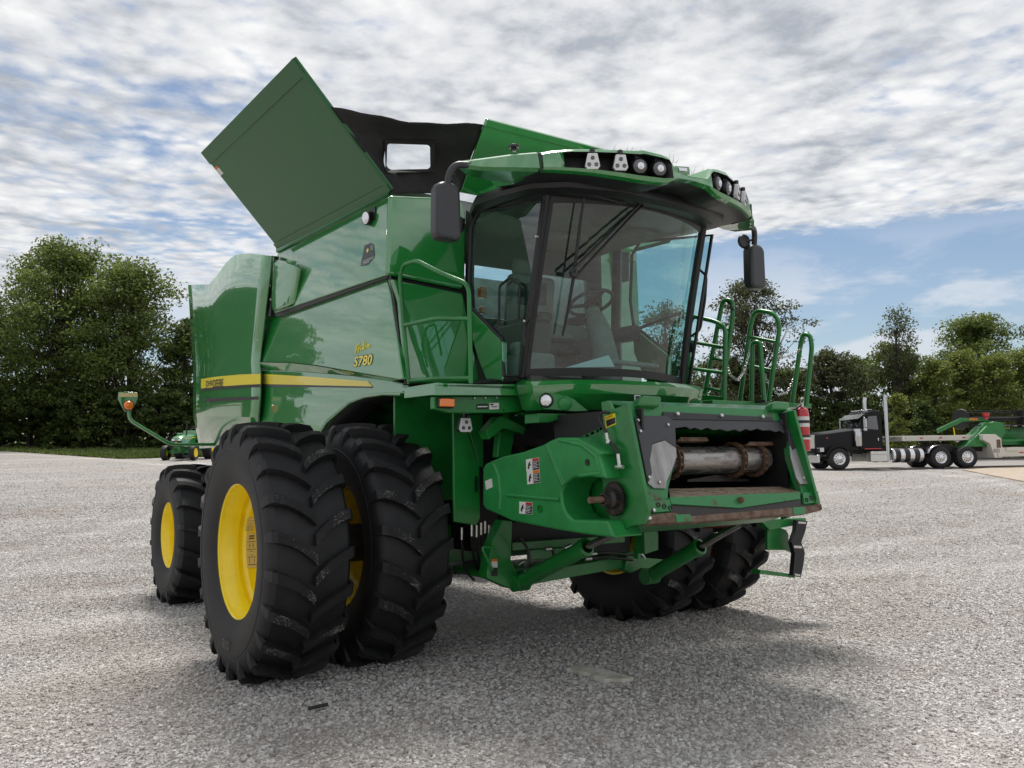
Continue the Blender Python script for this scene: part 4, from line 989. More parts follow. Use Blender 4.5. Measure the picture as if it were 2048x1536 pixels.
# ---------------- platform beside the cab, rail, lamps
part('platform', CH, 'green', lambda mb: (mb.box((1.26, 1.12, 2.235), (0.70, 0.56, 0.03)), mb.prism(px_y([(870, 769), (1041, 768), (1041, 791), (870, 791)], 1.40), (0, -0.02, 0)),
     mb.prism([P(808, 777, X=XS), P(870, 769.5, X=XS), P(870, 790, X=XS), P(808, 797, X=XS)], (-0.02, 0, 0))), bevel=0.005)
sbm = plate('platform_beam', CH, 'green_frame', px_y([(868, 793), (1042, 792), (1042, 823), (1010, 826), (898, 826), (868, 818)], 1.33), (0, -0.06, 0), 0.006)
lb = lambda px_, py_, **k: P(px_, py_, Y=1.335)
part('marker_lamp', CH, ['black', 'amber'], lambda mb: (mb.box(lb(889, 806)+Vector((0, 0.012, 0)), (0.135, 0.03, 0.078), None, 0), mb.box(lb(889, 806)+Vector((0, 0.035, 0)), (0.118, 0.04, 0.062), None, 1)), bevel=0.008)
bolts('bolt', sbm, [lb(948, 796.5), lb(970, 796), lb(993, 795.5)], (0, 1, 0), 0.011, 0.012)
plate('serial_label', CH, 'label', px_y([(979, 806), (998, 805.5), (998, 818.5), (979, 819)], 1.336), (0, -0.002, 0), 0)
plate('serial_label', CH, 'ink', px_y([(954, 808), (976, 807.5), (976, 818), (954, 818.5)], 1.336), (0, -0.002, 0), 0)
part('serial_print', CH, 'ink', lambda mb: (mb.prism(px_y([(981, 807.5), (987, 807.5), (987, 810.5), (981, 810.5)], 1.338), (0, -0.001, 0)), mb.prism(px_y([(983, 813), (994, 812.5), (994, 814), (983, 814.5)], 1.338), (0, -0.001, 0))))
part('serial_print', CH, 'label', lambda mb: mb.prism(px_y([(955, 812.5), (975, 812), (975, 814), (955, 814.5)], 1.338), (0, -0.001, 0)))
plate('beam_holes', CH, 'ink', px_y([(1006, 819), (1009, 819), (1009, 822.5), (1006, 822.5)], 1.332), (0, -0.001, 0), 0)
rl = []
def rail_px(lst, Xs, name='handrail', r=0.017, fillet=0.07, mat='green', parent=None):
    pts = [P(a_, b_, X=(Xs if not isinstance(Xs, (list, tuple)) else Xs[i])) for i, (a_, b_) in enumerate(lst)]
    return tube(name, parent or CH, mat, pts, r, fillet)
hrl = MB()
RX = 1.575
for lst, f_ in (([(818, 768), (799, 556), (806, 530), (833, 520.5), (880, 545), (930, 565), (938, 580), (942, 767)], 0.07), ([(806, 651), (870, 637), (938, 638)], 0.05), ([(816, 762), (870, 757), (942, 756)], 0.05)):
    # the rail runs along the side, then turns the front corner
    xs_ = [RX if a_ < 850 else RX-(a_-850)/92.0*0.14 for a_, b_ in lst]
    hrl.sweep([P(a_, b_, X=x_) for (a_, b_), x_ in zip(lst, xs_)], 0.017, 10, f_)
hrl.build('handrail', 'green_frame', CH, sharp=50)
def led_lamp(name, parent, c, n, s_=0.1, upv=(0, 0, 1)):
    n = Vector(n).normalized(); xx = Vector(upv).cross(n).normalized(); yy = n.cross(xx)
    sh = [(-0.32, 0.5), (0.32, 0.5), (0.5, -0.30), (0.36, -0.5), (-0.36, -0.5), (-0.5, -0.30)]
    mb = MB(); mb.prism([c+xx*a_*s_+yy*b_*s_*1.05 for a_, b_ in sh], -n*0.035, 0)
    mb.prism([c-n*0.036+xx*a_*s_*1.08+yy*b_*s_*1.12 for a_, b_ in sh], -n*0.04, 1)
    for a_, b_ in ((0, 0.22), (-0.24, -0.22), (0.24, -0.22)):
        mb.lathe([(s_*0.14, 0.001), (s_*0.13, 0.006), (s_*0.06, -0.0), (0, 0.0)], c+xx*a_*s_+yy*b_*s_, n, 14, 2)
    mb.box(c+yy*s_*0.66-n*0.03, (0.03, 0.03, 0.05), None, 1)
    return mb.build(name, ['white', 'black', 'lens'], parent, bevel=0.003)
led_lamp('work_lamp', CH, P(933, 850, Y=1.12), (0.15, 1, -0.05), 0.105)

# ---------------- shields and frame under the platform
_xl = 1.195
plate('side_shield', CH, 'green_frame', [Vector((_xl, 0.93, P(900, 800, Y=0.93).z))]+px_y([(930, 795), (931, 842), (936, 866), (959, 932), (961, 1036), (953, 1051)], 0.93)+[Vector((_xl, 0.93, P(905, 1044, Y=0.93).z))], (0, -0.03, 0), 0.008)
plate('wheel_well', CH, 'green_frame', px_y([(790, 790), (935, 790), (935, 1000), (790, 1000)], 0.45), (0, -0.03, 0), 0.0)
plate('shield_slot', CH, 'ink', px_y([(950, 953), (955.5, 952), (955.5, 982), (950, 984)], 0.954), (0, -0.003, 0), 0)
plate('upright', CH, 'green_frame', px_y([(938, 830), (966, 828), (967, 935), (959, 932), (940, 868)], 0.93), (0, -0.05, 0), 0.004)
plate('dark_backing', CH, 'dark', px_y([(960, 830), (1060, 830), (1260, 840), (1260, 1110), (960, 1090)], 0.55), (0, -0.05, 0), 0)  # added black sheet, stands in for the darkness between the wheels
plate('angle_bracket', CH, 'green_frame', px_y([(972, 863), (998, 833), (1006, 832), (1052, 855), (1048, 869), (1007, 856), (979, 879)], 1.22), (0, -0.12, 0), 0.006)
plate('bracket_stem', CH, 'green_frame', px_y([(1000, 862), (1030, 860), (1022, 910), (995, 915)], 1.12), (0, -0.08, 0), 0.006)
plate('channel', CH, 'green_frame', px_y([(1020, 826), (1065, 824), (1062, 846), (1050, 856), (1015, 842)], 1.0), (0, -0.1, 0), 0.006)
plate('step_tray', CH, 'green_frame', px_y([(1077, 827), (1134, 827), (1133, 834), (1100, 845), (1077, 846)], 1.75), (0, -0.18, 0), 0.006)
plate('cab_floor', CH, 'dark', px_y([(1042, 824), (1380, 815), (1380, 850), (1042, 880)], 0.9), (0, 0.45, 0), 0)

# ---------------- cab
wb_, wt_ = 0.895, 0.87
WB, WT = (1.445, 2.315), (1.785, 3.71)              # (Y, Z) of the windscreen corner at bottom and top
def ws(s_, v_, off=0.0):
    hw_ = wb_+(wt_-wb_)*v_; Y = WB[0]+(WT[0]-WB[0])*(v_**1.15); Z = WB[1]+(WT[1]-WB[1])*v_
    return Vector((hw_*s_, Y+0.24*(1-s_*s_)+off, Z+0.02*(1-s_*s_)))
cabm = MB()
# pillars, header, sill of the cab frame
for s_ in (1, -1):
    cabm.sweep([ws(s_*0.99, v_/8) for v_ in range(9)], 0.034, 8, 0, 0)
    cabm.sweep([(s_*0.93, 0.55, 2.30), (s_*0.95, 0.52, 3.0), (s_*0.92, 0.60, 3.78)], 0.05, 8, 0, 0)
    cabm.sweep([(s_*0.93, 0.55, 2.30), (s_*0.93, 1.0, 2.30), ws(s_, 0)], 0.035, 8, 0, 0)
cabm.box((0, 0.6, 2.27), (1.8, 1.5, 0.06)); cabm.box((0, 1.2, 2.26), (1.76, 0.5, 0.06))
cab = cabm.build('cab', ['black'], CH, sharp=40)
part('windscreen', cab, 'glass', lambda mb: mb.grid([[ws(-1+2*i/24, v_/10) for i in range(25)] for v_ in range(11)]), sharp=0, fix=False)
part('windscreen_border', cab, 'black', lambda mb: (mb.grid([[ws(-1+2*i/24, v_, 0.004) for i in range(25)] for v_ in (0.0, 0.045)]), mb.grid([[ws(-1+2*i/24, v_, 0.004) for i in range(25)] for v_ in (0.94, 1.0)]),
     mb.grid([[ws(s_, v_/8, 0.006) for v_ in range(9)] for s_ in (0.93, 0.96, 1.0)]), mb.grid([[ws(-s_, v_/8, 0.006) for v_ in range(9)] for s_ in (0.985, 1.0)])), sharp=0, fix=False)
def side_x(px_, py_): return P(px_, py_, X=0.925)
sgl = [(957, 424), (1086, 402), (1040, 752), (1008, 752), (1005, 680), (943, 615), (938, 562), (942, 455)]
sg = MB(); sg.f = [tuple(range(len(sgl)))]; sg.m = [0]; sg.v = [tuple(side_x(*p)) for p in sgl]
sgo = sg.build('door_glass', 'glass', cab, sharp=0, fix=False)
mirrored(sgo)
sfr = MB().sweep([P(*p, X=0.93) for p in sgl], 0.016, 8, 0.0, 0, True).build('door_frame', 'black', cab, sharp=60); mirrored(sfr)
# black strip painted in for the dark gap behind the door glass
wedge = plate('door_panel', cab, 'green', [P(*p, X=0.945) for p in [(942, 620), (1005, 684), (1006, 763), (972, 760), (955, 716), (944, 679)]], (-0.05, 0, 0), 0.012); mirrored(wedge)
plate('gap_strip', cab, 'ink', [P(*p, X=0.90) for p in [(932, 420), (945, 430), (940, 560), (946, 690), (975, 765), (960, 765), (938, 690), (930, 600)]], (-0.04, 0, 0), 0)
tube('door_handle', cab, 'dark', [P(*p, X=0.955) for p in [(998, 650), (999, 572), (1020, 555), (1040, 572), (1037, 640)]], 0.010, 0.03)
# hinge rod by the windscreen pillar
tube('pillar_rod', cab, 'black', [P(*p, X=0.94) for p in [(1078, 455), (1075, 500), (1058, 640), (1049, 650), (1048, 690)]], 0.012, 0.03)
bolts('bolt', cab, [P(1074, 473, X=0.955), P(1050, 642, X=0.955)], (1, 0.3, 0), 0.012, 0.012)
# rear wall with its window, floor, lining
def rear_wall(mb):
    mb.box((0, 0.36, 2.62), (1.80, 0.04, 0.70)); mb.box((0, 0.36, 3.62), (1.80, 0.04, 0.34)); mb.box((-0.82, 0.36, 3.2), (0.16, 0.04, 0.5)); mb.box((0.82, 0.36, 3.2), (0.16, 0.04, 0.5)); mb.box((0, 0.36, 3.2), (0.12, 0.04, 0.5))
part('rear_wall', cab, 'interior', rear_wall, bevel=0.01)
part('headliner', cab, 'liner', lambda mb: (mb.box((0, 1.05, 3.73), (1.72, 1.4, 0.05)), mb.box((0, 0.7, 3.69), (0.5, 0.5, 0.05)), mb.box((-0.55, 1.3, 3.69), (0.34, 0.22, 0.05))), bevel=0.02)
part('cab_mat', cab, 'interior', lambda mb: mb.box((0, 0.95, 2.31), (1.7, 1.15, 0.03)))
part('seat', cab, 'seat', lambda mb: (mb.box((0.12, 0.80, 2.78), (0.52, 0.52, 0.14)), mb.box((0.12, 0.52, 3.08), (0.50, 0.14, 0.58), (R(-8), 0, 0)), mb.box((0.12, 0.47, 3.45), (0.30, 0.10, 0.18))), bevel=0.05, seg=3)
part('seat_base', cab, 'interior', lambda mb: (mb.box((0.12, 0.80, 2.64), (0.46, 0.46, 0.10)), mb.box((0.12, 0.80, 2.50), (0.38, 0.40, 0.16)), mb.box((0.12, 0.80, 2.40), (0.50, 0.5, 0.12))), bevel=0.03)
part('armrest', cab, 'interior', lambda mb: (mb.box((0.46, 0.92, 2.86), (0.14, 0.62, 0.09)), mb.box((0.50, 0.95, 2.66), (0.24, 0.5, 0.34))), bevel=0.03)
part('armrest', cab, 'interior', lambda mb: mb.box((-0.16, 0.92, 2.92), (0.08, 0.42, 0.09)), bevel=0.03)
part('console', cab, 'seat', lambda mb: (mb.box((0.66, 1.18, 2.42), (0.32, 0.44, 0.22)), mb.box((0.3, 1.18, 2.38), (0.36, 0.2, 0.12)), mb.box((0.78, 1.25, 2.56), (0.1, 0.12, 0.12))), bevel=0.03)
part('corner_monitor', cab, 'dark', lambda mb: (mb.box((0.66, 1.30, 3.02), (0.24, 0.04, 0.18), (R(-12), 0, R(-20))), mb.sweep([(0.60, 1.1, 2.8), (0.66, 1.28, 3.0)], 0.018, 8)), bevel=0.01)
part('hazard_lamp', cab, 'amber', lambda mb: mb.box((0.60, 0.45, 3.18), (0.07, 0.06, 0.1)), bevel=0.01)
part('hazard_lamp', cab, 'amber', lambda mb: mb.box((0.60, 0.45, 3.02), (0.05, 0.05, 0.06)), bevel=0.01)
SCX, SCY = -0.12, 1.17
part('steering_column', cab, 'seat', lambda mb: (mb.sweep([(SCX, SCY+0.15, 2.32), (SCX, SCY+0.13, 2.52), (SCX, SCY+0.06, 2.80), (SCX, SCY, 2.90)], [0.13, 0.115, 0.095, 0.085], 16), mb.lathe([(0.06, 0), (0.075, 0.02), (0.06, 0.04), (0.075, 0.06), (0.06, 0.08), (0.07, 0.1), (0.05, 0.13)], (SCX, SCY, 2.88), (0, -0.35, 1), 16)), sharp=45)
def swheel(mb):
    c = Vector((SCX, SCY-0.05, 3.05)); n_ = Vector((0, -0.45, 1)).normalized(); u_ = Vector((1, 0, 0)); v_ = n_.cross(u_)
    mb.sweep([c+u_*0.2*math.cos(2*PI*k/32)+v_*0.2*math.sin(2*PI*k/32) for k in range(32)], 0.016, 8, 0, 0, True)
    for a_ in (R(90), R(210), R(330)): mb.sweep([c-n_*0.02, c+u_*0.2*math.cos(a_)+v_*0.2*math.sin(a_)], 0.016, 8)
    mb.lathe([(0.07, -0.03), (0.065, 0.01), (0, 0.02)], c, n_, 16)
part('steering_wheel', cab, 'interior', swheel, sharp=50)
part('foot_bar', cab, 'seat', lambda mb: mb.cyl((0.02, 1.5, 2.48), (-0.62, 1.42, 2.48), 0.022, 12))
plate('paper_sheet', cab, 'paper', [ws(0.60, 0.05, -0.05), ws(0.10, 0.06, -0.05), ws(0.14, 0.13, -0.10)], (0, 0.004, 0.0), 0)
part('door_grab_bar', cab, 'black', lambda mb: (mb.sweep([(-0.9, 0.85, 2.9), (-0.88, 1.1, 2.93), (-0.9, 1.45, 2.98)], 0.018, 8), mb.box((-0.84, 0.8, 2.86), (0.1, 0.25, 0.14))), bevel=0.01)
# wipers
part('wiper', cab, 'black', lambda mb: (mb.sweep([P(1318, 384, Y=2.04), P(1270, 425, Y=2.02), P(1152, 552, Y=1.92)], 0.011, 8), mb.sweep([P(1310, 380, Y=2.06), P(1262, 425, Y=2.04), P(1140, 545, Y=1.94)], 0.011, 8),
     mb.box(P(1148, 550, Y=1.92), (0.06, 0.03, 0.03)), mb.sweep([P(1168, 395, Y=2.0), P(1160, 450, Y=1.95), P(1148, 550, Y=1.87), P(1136, 620, Y=1.80), P(1125, 672, Y=1.74)], [0.008, 0.012, 0.014, 0.012, 0.008], 8), mb.box(P(1318, 383, Y=2.05), (0.12, 0.08, 0.05))), sharp=50)
part('wiper', cab, 'black', lambda mb: (mb.sweep([P(1288, 402, Y=2.04), P(1240, 405, Y=2.03), P(1178, 388, Y=2.02)], [0.014, 0.012, 0.007], 8), mb.sweep([P(1300, 393, Y=2.06), P(1284, 412, Y=2.05)], 0.013, 8)), sharp=50)
# roof shell
ro = [(0, 0.55), (0.6, 0.60), (0.92, 0.78), (1.05, 1.05), (1.07, 1.45), (1.03, 1.80), (0.85, 2.02), (0.45, 2.18)]
ring = ro+[(-x, y) for x, y in reversed(ro[1:])]
def zroof(y): return 3.765-0.075*max(0, (y-1.0))
def rring(k, dz): return [Vector((x*k, 1.3+(y-1.3)*k, zroof(y)+dz)) for x, y in ring]
rf = MB(); rf.grid([rring(0.93, -0.02), rring(1.0, 0.0), rring(1.01, 0.035), rring(0.99, 0.075)], 0, True); rf.grid([rring(0.985, 0.078), rring(0.97, 0.115), rring(0.9, 0.16), rring(0.5, 0.2), rring(0.02, 0.21)], 1, True); rf.grid([rring(0.02, -0.0), rring(0.93, -0.02)], 0, True)
roof = rf.build('roof', ['black', 'green'], CH, sharp=40)
# front visor with its two lamp pods
VS = [(1.13, 2.105, 3.735, 3.885), (1.06, 2.15, 3.733, 3.90), (0.95, 2.215, 3.727, 3.912), (0.82, 2.28, 3.72, 3.918), (0.64, 2.365, 3.70, 3.925), (0.48, 2.43, 3.682, 3.93), (0.45, 2.44, 3.68, 3.938), (0.30, 2.475, 3.684, 3.925), (0.235, 2.485, 3.70, 3.912), (0.165, 2.485, 3.735, 3.815), (0.0, 2.47, 3.755, 3.808)]
def vsec(x, y, zb, zt, rec):
    h = zt-zb; l1, l2 = zb+h*0.17, zt-h*0.16
    return [Vector((x, y-0.62, zb+0.05)), Vector((x, y-0.40, zb+0.01)), Vector((x, y-0.05, zb)), Vector((x, y-0.012, zb+0.012)), Vector((x, y, l1)), Vector((x, y-rec, l1+0.004)), Vector((x, y-rec-0.015, l2-0.004)), Vector((x, y-0.015, l2)), Vector((x, y-0.03, zt-0.012)), Vector((x, y-0.06, zt)), Vector((x, y-0.75, zt+0.02))]
def recess(x):
    a_ = abs(x)
    return 0.002 if a_ > 1.0 or a_ < 0.22 else 0.13*min(1, (1.0-a_)/0.06, (a_-0.22)/0.05)
allst = []
for (x, y, zb, zt), nx in zip(VS, VS[1:]+[None]):
    allst.append((x, y, zb, zt))
    if nx and abs(x-nx[0]) > 0.05:
        for t_ in (0.33, 0.66): allst.append(tuple(a_+(b_-a_)*t_ for a_, b_ in zip((x, y, zb, zt), nx)))
full = allst+[(-x, y, zb, zt) for x, y, zb, zt in reversed(allst[:-1])]
rows = [vsec(x, y, zb, zt, recess(x)) for x, y, zb, zt in full]
vm = MB(); o_ = 0
nc = len(rows[0])
for r_ in rows: vm.v += [tuple(p) for p in r_]
for i in range(len(rows)-1):
    xm = abs((full[i][0]+full[i+1][0])/2)
    for j in range(nc-1):
        vm.f.append((i*nc+j, i*nc+j+1, (i+1)*nc+j+1, (i+1)*nc+j)); vm.m.append(1 if (j in (4, 5, 6) and 0.22 < xm < 1.0) else (2 if j in (0, 1) else 0))
for e_ in (0, (len(rows)-1)*nc):
    vm.f.append(tuple(e_+j for j in range(nc))); vm.m.append(0)
vis = vm.build('roof_visor', ['green', 'ink', 'black'], CH, sharp=28)
def vy(x):
    a_ = abs(x)
    for (x0, y0, b0, t0), (x1, y1, b1, t1) in zip(VS, VS[1:]):
        if x1 <= a_ <= x0:
            f_ = (x0-a_)/(x0-x1); return y0+(y1-y0)*f_, (b0+b1)/2+0.0, (t0+t1)/2
def round_lamp(parent, c, n, r=0.062):
    n = Vector(n).normalized(); mb = MB()
    mb.lathe([(r*0.7, -0.11), (r*1.0, -0.06), (r*1.02, 0.0), (r*0.9, 0.012), (r*0.88, 0.004)], c, n, 24, 0)
    mb.lathe([(r*0.89, 0.006), (r*0.55, 0.02), (0, 0.025)], c, n, 24, 1)
    mb.lathe([(r*0.5, 0.012), (r*0.42, 0.0235), (0, 0.027)], c, n, 18, 2)
    mb.box(c+Vector((0, -0.05, r*1.05)), (0.05, 0.06, 0.04), None, 0)
    return mb.build('work_lamp', ['black', 'lens', 'bulb'], parent, sharp=40)
for s_ in (1, -1):
    for xx, kind in ((0.83, 'l'), (0.64, 'l'), (0.475, 'r'), (0.315, 'r')):
        y_, zb, zt = vy(xx); c = Vector((s_*xx, y_-0.03, 3.803))
        if kind == 'l': led_lamp('work_lamp', vis, c+Vector((0, 0.045, 0.005)), (s_*(0.25+0.5*xx), 1, -0.12), 0.108)
        else: round_lamp(vis, c, (s_*(0.2+0.4*xx), 1, -0.12))
# arms that carry the mirrors, mirrors
for s_ in (1, -1):
    mb = MB(); secs = []
    for x, y, zb, zt, d_ in ((1.155, 2.09, 3.735, 3.885, 0.40), (1.30, 1.99, 3.742, 3.872, 0.34), (1.48, 1.84, 3.755, 3.85, 0.22), (1.57, 1.77, 3.775, 3.84, 0.10)):
        secs.append([Vector((s_*x, y-d_, zb+0.02)), Vector((s_*x, y-0.03, zb)), Vector((s_*x, y, zb+0.02)), Vector((s_*x, y-0.02, zt-0.015)), Vector((s_*x, y-0.05, zt)), Vector((s_*x, y-d_, zt+0.01))])
    mb.grid(secs, 0, True); mb.f.append(tuple(range(6))); mb.m.append(0); mb.f.append(tuple(range(18, 24))); mb.m.append(0)
    arm = mb.build('mirror_arm', 'green', CH, sharp=30)
    part('arm_hinge', CH, 'black', lambda mb: (mb.box((s_*1.142, 1.98, 3.80), (0.02, 0.22, 0.13)), mb.cyl((s_*1.142, 2.07, 3.74), (s_*1.142, 2.07, 3.87), 0.016, 10)), bevel=0.003)
    mc = Vector((s_*1.686, 1.66, 3.455))
    tube('mirror_bracket', arm, 'grey_plastic', [(s_*1.53, 1.76, 3.80), (s_*1.63, 1.72, 3.80), (s_*1.672, 1.69, 3.74), (s_*1.68, 1.67, 3.62)], 0.026, 0.05)
    mo = part('mirror', arm, 'grey_plastic', lambda mb: mb.prism([mc+Vector((a_, 0.06, b_)) for a_, b_ in [(-0.105, -0.17), (-0.095, -0.205), (-0.06, -0.215), (0.06, -0.215), (0.098, -0.20), (0.105, -0.16), (0.10, 0.15), (0.085, 0.195), (0.04, 0.21), (-0.04, 0.21), (-0.085, 0.19), (-0.10, 0.15)]], (0, -0.12, 0)), bevel=0.035, seg=4)
    plate('mirror_glass', arm, 'chrome', [mc+Vector((a_, -0.062, b_)) for a_, b_ in [(-0.07, -0.17), (0.07, -0.17), (0.075, 0.15), (-0.075, 0.15)]], (0, 0.004, 0), 0)
    part('spot_mirror', arm, 'grey_plastic', lambda mb: (mb.lathe([(0, -0.02), (0.06, -0.018), (0.072, 0.0), (0.06, 0.018), (0, 0.022)], (s_*1.60, 1.62, 3.70), (0.2*s_, -1, 0), 24), mb.sweep([(s_*1.60, 1.63, 3.70), (s_*1.66, 1.67, 3.71)], 0.012, 8)), sharp=40)
# antenna puck, small camera and the straw caught on the roof
part('roof_beacon', CH, 'black', lambda mb: (mb.cyl(P(1028, 303, Y=1.9), P(1028, 296, Y=1.9), 0.022, 14), mb.cyl(P(1028, 297, Y=1.9), P(1028, 291, Y=1.9), 0.040, 18)), bevel=0.004)
part('roof_camera', CH, ['green', 'bulb'], lambda mb: (mb.box((0.06, 2.36, 3.845), (0.16, 0.14, 0.06), (0, R(8), 0), 0), mb.box((0.06, 2.434, 3.848), (0.09, 0.01, 0.028), (0, R(8), 0), 1)), bevel=0.008)
mb = MB(); rg = np.random.default_rng(5)
for (x0, x1, n_) in ((0.05, 0.9, 60), (-0.95, -0.25, 40)):
    for k in range(n_):
        x = x0+(x1-x0)*rg.random(); y_ = (vy(max(0.24, abs(x))) or (2.4, 3.7, 3.92)); p = Vector((x, y_[0]-0.1-0.2*rg.random(), y_[2]-0.005)); a_ = rg.normal(0, 0.03, 2); h = 0.03+0.06*rg.random()
        mb.add([p, p+Vector((0.006, 0, 0)), p+Vector((a_[0], a_[1], h))], [(0, 1, 2)])
mb.build('caught_straw', 'weed', vis, sharp=0, fix=False)

# ---------------- cowl below the windscreen
cw = [(0.90, 1.42), (0.895, 1.62), (0.70, 1.86), (0.40, 1.98), (0, 2.02)]
cwl = cw+[(-x, y) for x, y in reversed(cw[:-1])]
def cr(k, z, dy=0.0): return [Vector((x*k, (y if y < 1.45 else y+dy), z)) for x, y in cwl]
cm = MB(); r_ = []
zt_c = 2.295
rows = [[Vector((x*0.99, min(y, 1.44+0.24*(1-(x/0.9)**2)), zt_c)) for x, y in cwl], cr(1.0, 2.262, -0.03), cr(1.0, 2.235), cr(0.985, 2.17, -0.01), cr(0.96, 2.06, -0.12), cr(0.93, 2.03, -0.35)]
cm.grid(rows); cowl = cm.build('front_cowl', 'green', CH, sharp=24, fix=False, solid=0.01)
CWN = Vector((0.24, 0.195, 0)).normalized()
def cow_at(px_, py_, off=0.0): return PPL(px_, py_, CWN, CWN.dot(Vector((0.885, 1.615, 0)))+off)
plate('lamp_surround', cowl, 'green_frame', [cow_at(a_, b_, 0.004) for a_, b_ in [(1070, 800), (1085, 784), (1108, 786), (1146, 797), (1176, 822), (1150, 823), (1088, 818)]], -CWN*0.012, 0.003)  # raised darker green plate stands in for the shaded recess round the lamps
for nm, px_, mats in (('head_lamp', 1092, ['ink', 'bulb']), ('lamp_blank', 1129, ['green_soft', 'green_soft'])):
    c = cow_at(px_, 801 if px_ < 1100 else 806, 0.012); n_ = CWN.copy()
    mb = MB().lathe([(0.055, -0.05), (0.056, 0.0), (0.046, 0.008), (0.043, 0.004)], c, n_, 28, 0); mb.lathe([(0.0435, 0.004), (0.025, 0.013), (0, 0.016)], c, n_, 28, 1)
    mb.build(nm, mats, cowl, sharp=40)
    mb = MB().lathe([(0.055, -0.05), (0.056, 0.0), (0.046, 0.008), (0.043, 0.004)], Vector((-c.x, c.y, c.z)), Vector((-n_.x, n_.y, n_.z)), 28, 0); mb.lathe([(0.0435, 0.004), (0.025, 0.013), (0, 0.016)], Vector((-c.x, c.y, c.z)), Vector((-n_.x, n_.y, n_.z)), 28, 1)
    mb.build(nm, mats, cowl, sharp=40)
be = P(1275, 800, Y=2.03)
part('cowl_emblem', cowl, ['label', 'ink', 'stripe'], lambda mb: (mb.box(be+Vector((0, 0.0, 0)), (0.062, 0.01, 0.075), None, 0), mb.box(be+Vector((0, 0.006, 0)), (0.05, 0.008, 0.062), None, 1), mb.box(be+Vector((-0.006, 0.011, -0.006)), (0.022, 0.005, 0.03), (0, R(25), 0), 2)), bevel=0.004)

# ---------------- feeder house
FN = Vector((0, 0.944, 0.329)).normalized(); FC = FN.dot(Vector((0.991, 2.577, 2.053)))
def pf(pts, off=0.0): return [PPL(a_, b_, FN, FC+off) for a_, b_ in pts]
def fplate(name, mat, pts, off=0.0, th=0.03, bevel=0.004, parent=None, **k): return plate(name, parent or FH, mat, pf(pts, off), -FN*th, bevel, **k)
fw_px = [(1252, 815), (1198, 856), (1155, 876), (1060, 910), (985, 935), (985, 1025), (1228, 1070), (1288, 1046)]
fw_w = [P(*p, X=0.80) for p in fw_px]
def fh_body(mb):
    mb.prism(fw_w, (-0.03, 0, 0)); mb.prism([Vector((-v.x, v.y, v.z)) for v in fw_w], (0.03, 0, 0))
    for i in range(4):
        p_, q_ = fw_w[i], fw_w[i+1]; mb.prism([p_, q_, Vector((-q_.x, q_.y, q_.z)), Vector((-p_.x, p_.y, p_.z))], (0, 0, -0.03))
    for i in (5, 6):
        p_, q_ = fw_w[i], fw_w[i+1]; mb.prism([p_, q_, Vector((-q_.x, q_.y, q_.z)), Vector((-p_.x, p_.y, p_.z))], (0, 0, 0.03))
FH = part('feeder_house', CH, 'green_frame', fh_body, bevel=0.004)
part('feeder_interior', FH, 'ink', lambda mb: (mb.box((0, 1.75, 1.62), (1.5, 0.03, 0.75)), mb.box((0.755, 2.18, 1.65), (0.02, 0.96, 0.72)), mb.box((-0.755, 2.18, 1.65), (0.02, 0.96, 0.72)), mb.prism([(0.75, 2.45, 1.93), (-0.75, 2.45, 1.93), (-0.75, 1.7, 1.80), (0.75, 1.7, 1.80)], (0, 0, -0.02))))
# side plates of the front frame
spx_ = [(1202, 804), (1216, 801), (1224, 819), (1254, 808), (1297, 1020), (1290, 1048), (1262, 1052), (1228, 1070), (1210, 1000), (1196, 905), (1208, 860)]
spo = plate('frame_side_plate', FH, 'green_frame', [P(*p, X=0.955) for p in spx_], (-0.03, 0, 0), 0.004)
spm = mirrored(spo)
for v in spm.data.vertices: v.co.x += 0.125; v.co.y -= 0.03
fplate('frame_top', 'green_worn', [(1254, 808), (1590, 822), (1596, 842), (1262, 838)], 0.0, 0.10)
plate('frame_top_cap', FH, 'green_worn', [PPL(1216, 801, FN, FC-0.16), PPL(1254, 808, FN, FC), PPL(1590, 821, FN, FC), PPL(1560, 812, FN, FC-0.16)], (0, 0, -0.02), 0.003)
fplate('frame_jamb', 'green_worn', [(1255, 812), (1262, 838), (1348, 845), (1352, 915), (1337, 975), (1336, 992), (1343, 1030), (1297, 1034)], -0.002, 0.05)
fplate('frame_jamb', 'green_worn', [(1572, 845), (1595, 838), (1642, 1010), (1607, 1012), (1601, 975), (1593, 955), (1580, 915)], -0.002, 0.05)
# wear plates: black rubberised above, polished bare by crop below
fplate('wear_plate', 'grey_plastic', [(1270, 833), (1285, 831), (1333, 831), (1351, 842), (1353, 896), (1330, 880), (1305, 888), (1300, 920), (1304, 945), (1296, 966), (1276, 864)], 0.016, 0.016, 0.008)
fplate('wear_plate', 'worn_steel', [(1353, 896), (1354, 914), (1344, 941), (1334.5, 962), (1333, 977), (1308.6, 976), (1296, 966), (1304, 945), (1300, 920), (1305, 888), (1330, 880)], 0.0155, 0.015, 0.006)
fplate('wear_plate', 'grey_plastic', [(1560, 838), (1590, 841), (1599, 848), (1608, 905), (1596, 893), (1585, 900), (1580, 890), (1577, 864)], 0.016, 0.016, 0.006)
fplate('wear_plate', 'worn_steel', [(1608, 905), (1615, 949), (1623, 968), (1601, 968), (1593, 954), (1582, 913), (1580, 890), (1585, 900), (1596, 893)], 0.0155, 0.015, 0.005)
fplate('rubber_flap', 'black', [(1327, 823), (1545, 834), (1547, 842), (1325, 838)], 0.012, 0.01, 0.003)
jag = [(1577, 862), (1568, 866), (1560, 861), (1552, 864), (1540, 860), (1527, 861), (1515, 857), (1503, 861), (1492, 858), (1480, 863), (1470, 859), (1455, 862), (1440, 858), (1428, 860), (1415, 855), (1403, 860), (1390, 855), (1381, 858), (1372, 853), (1352, 856)]
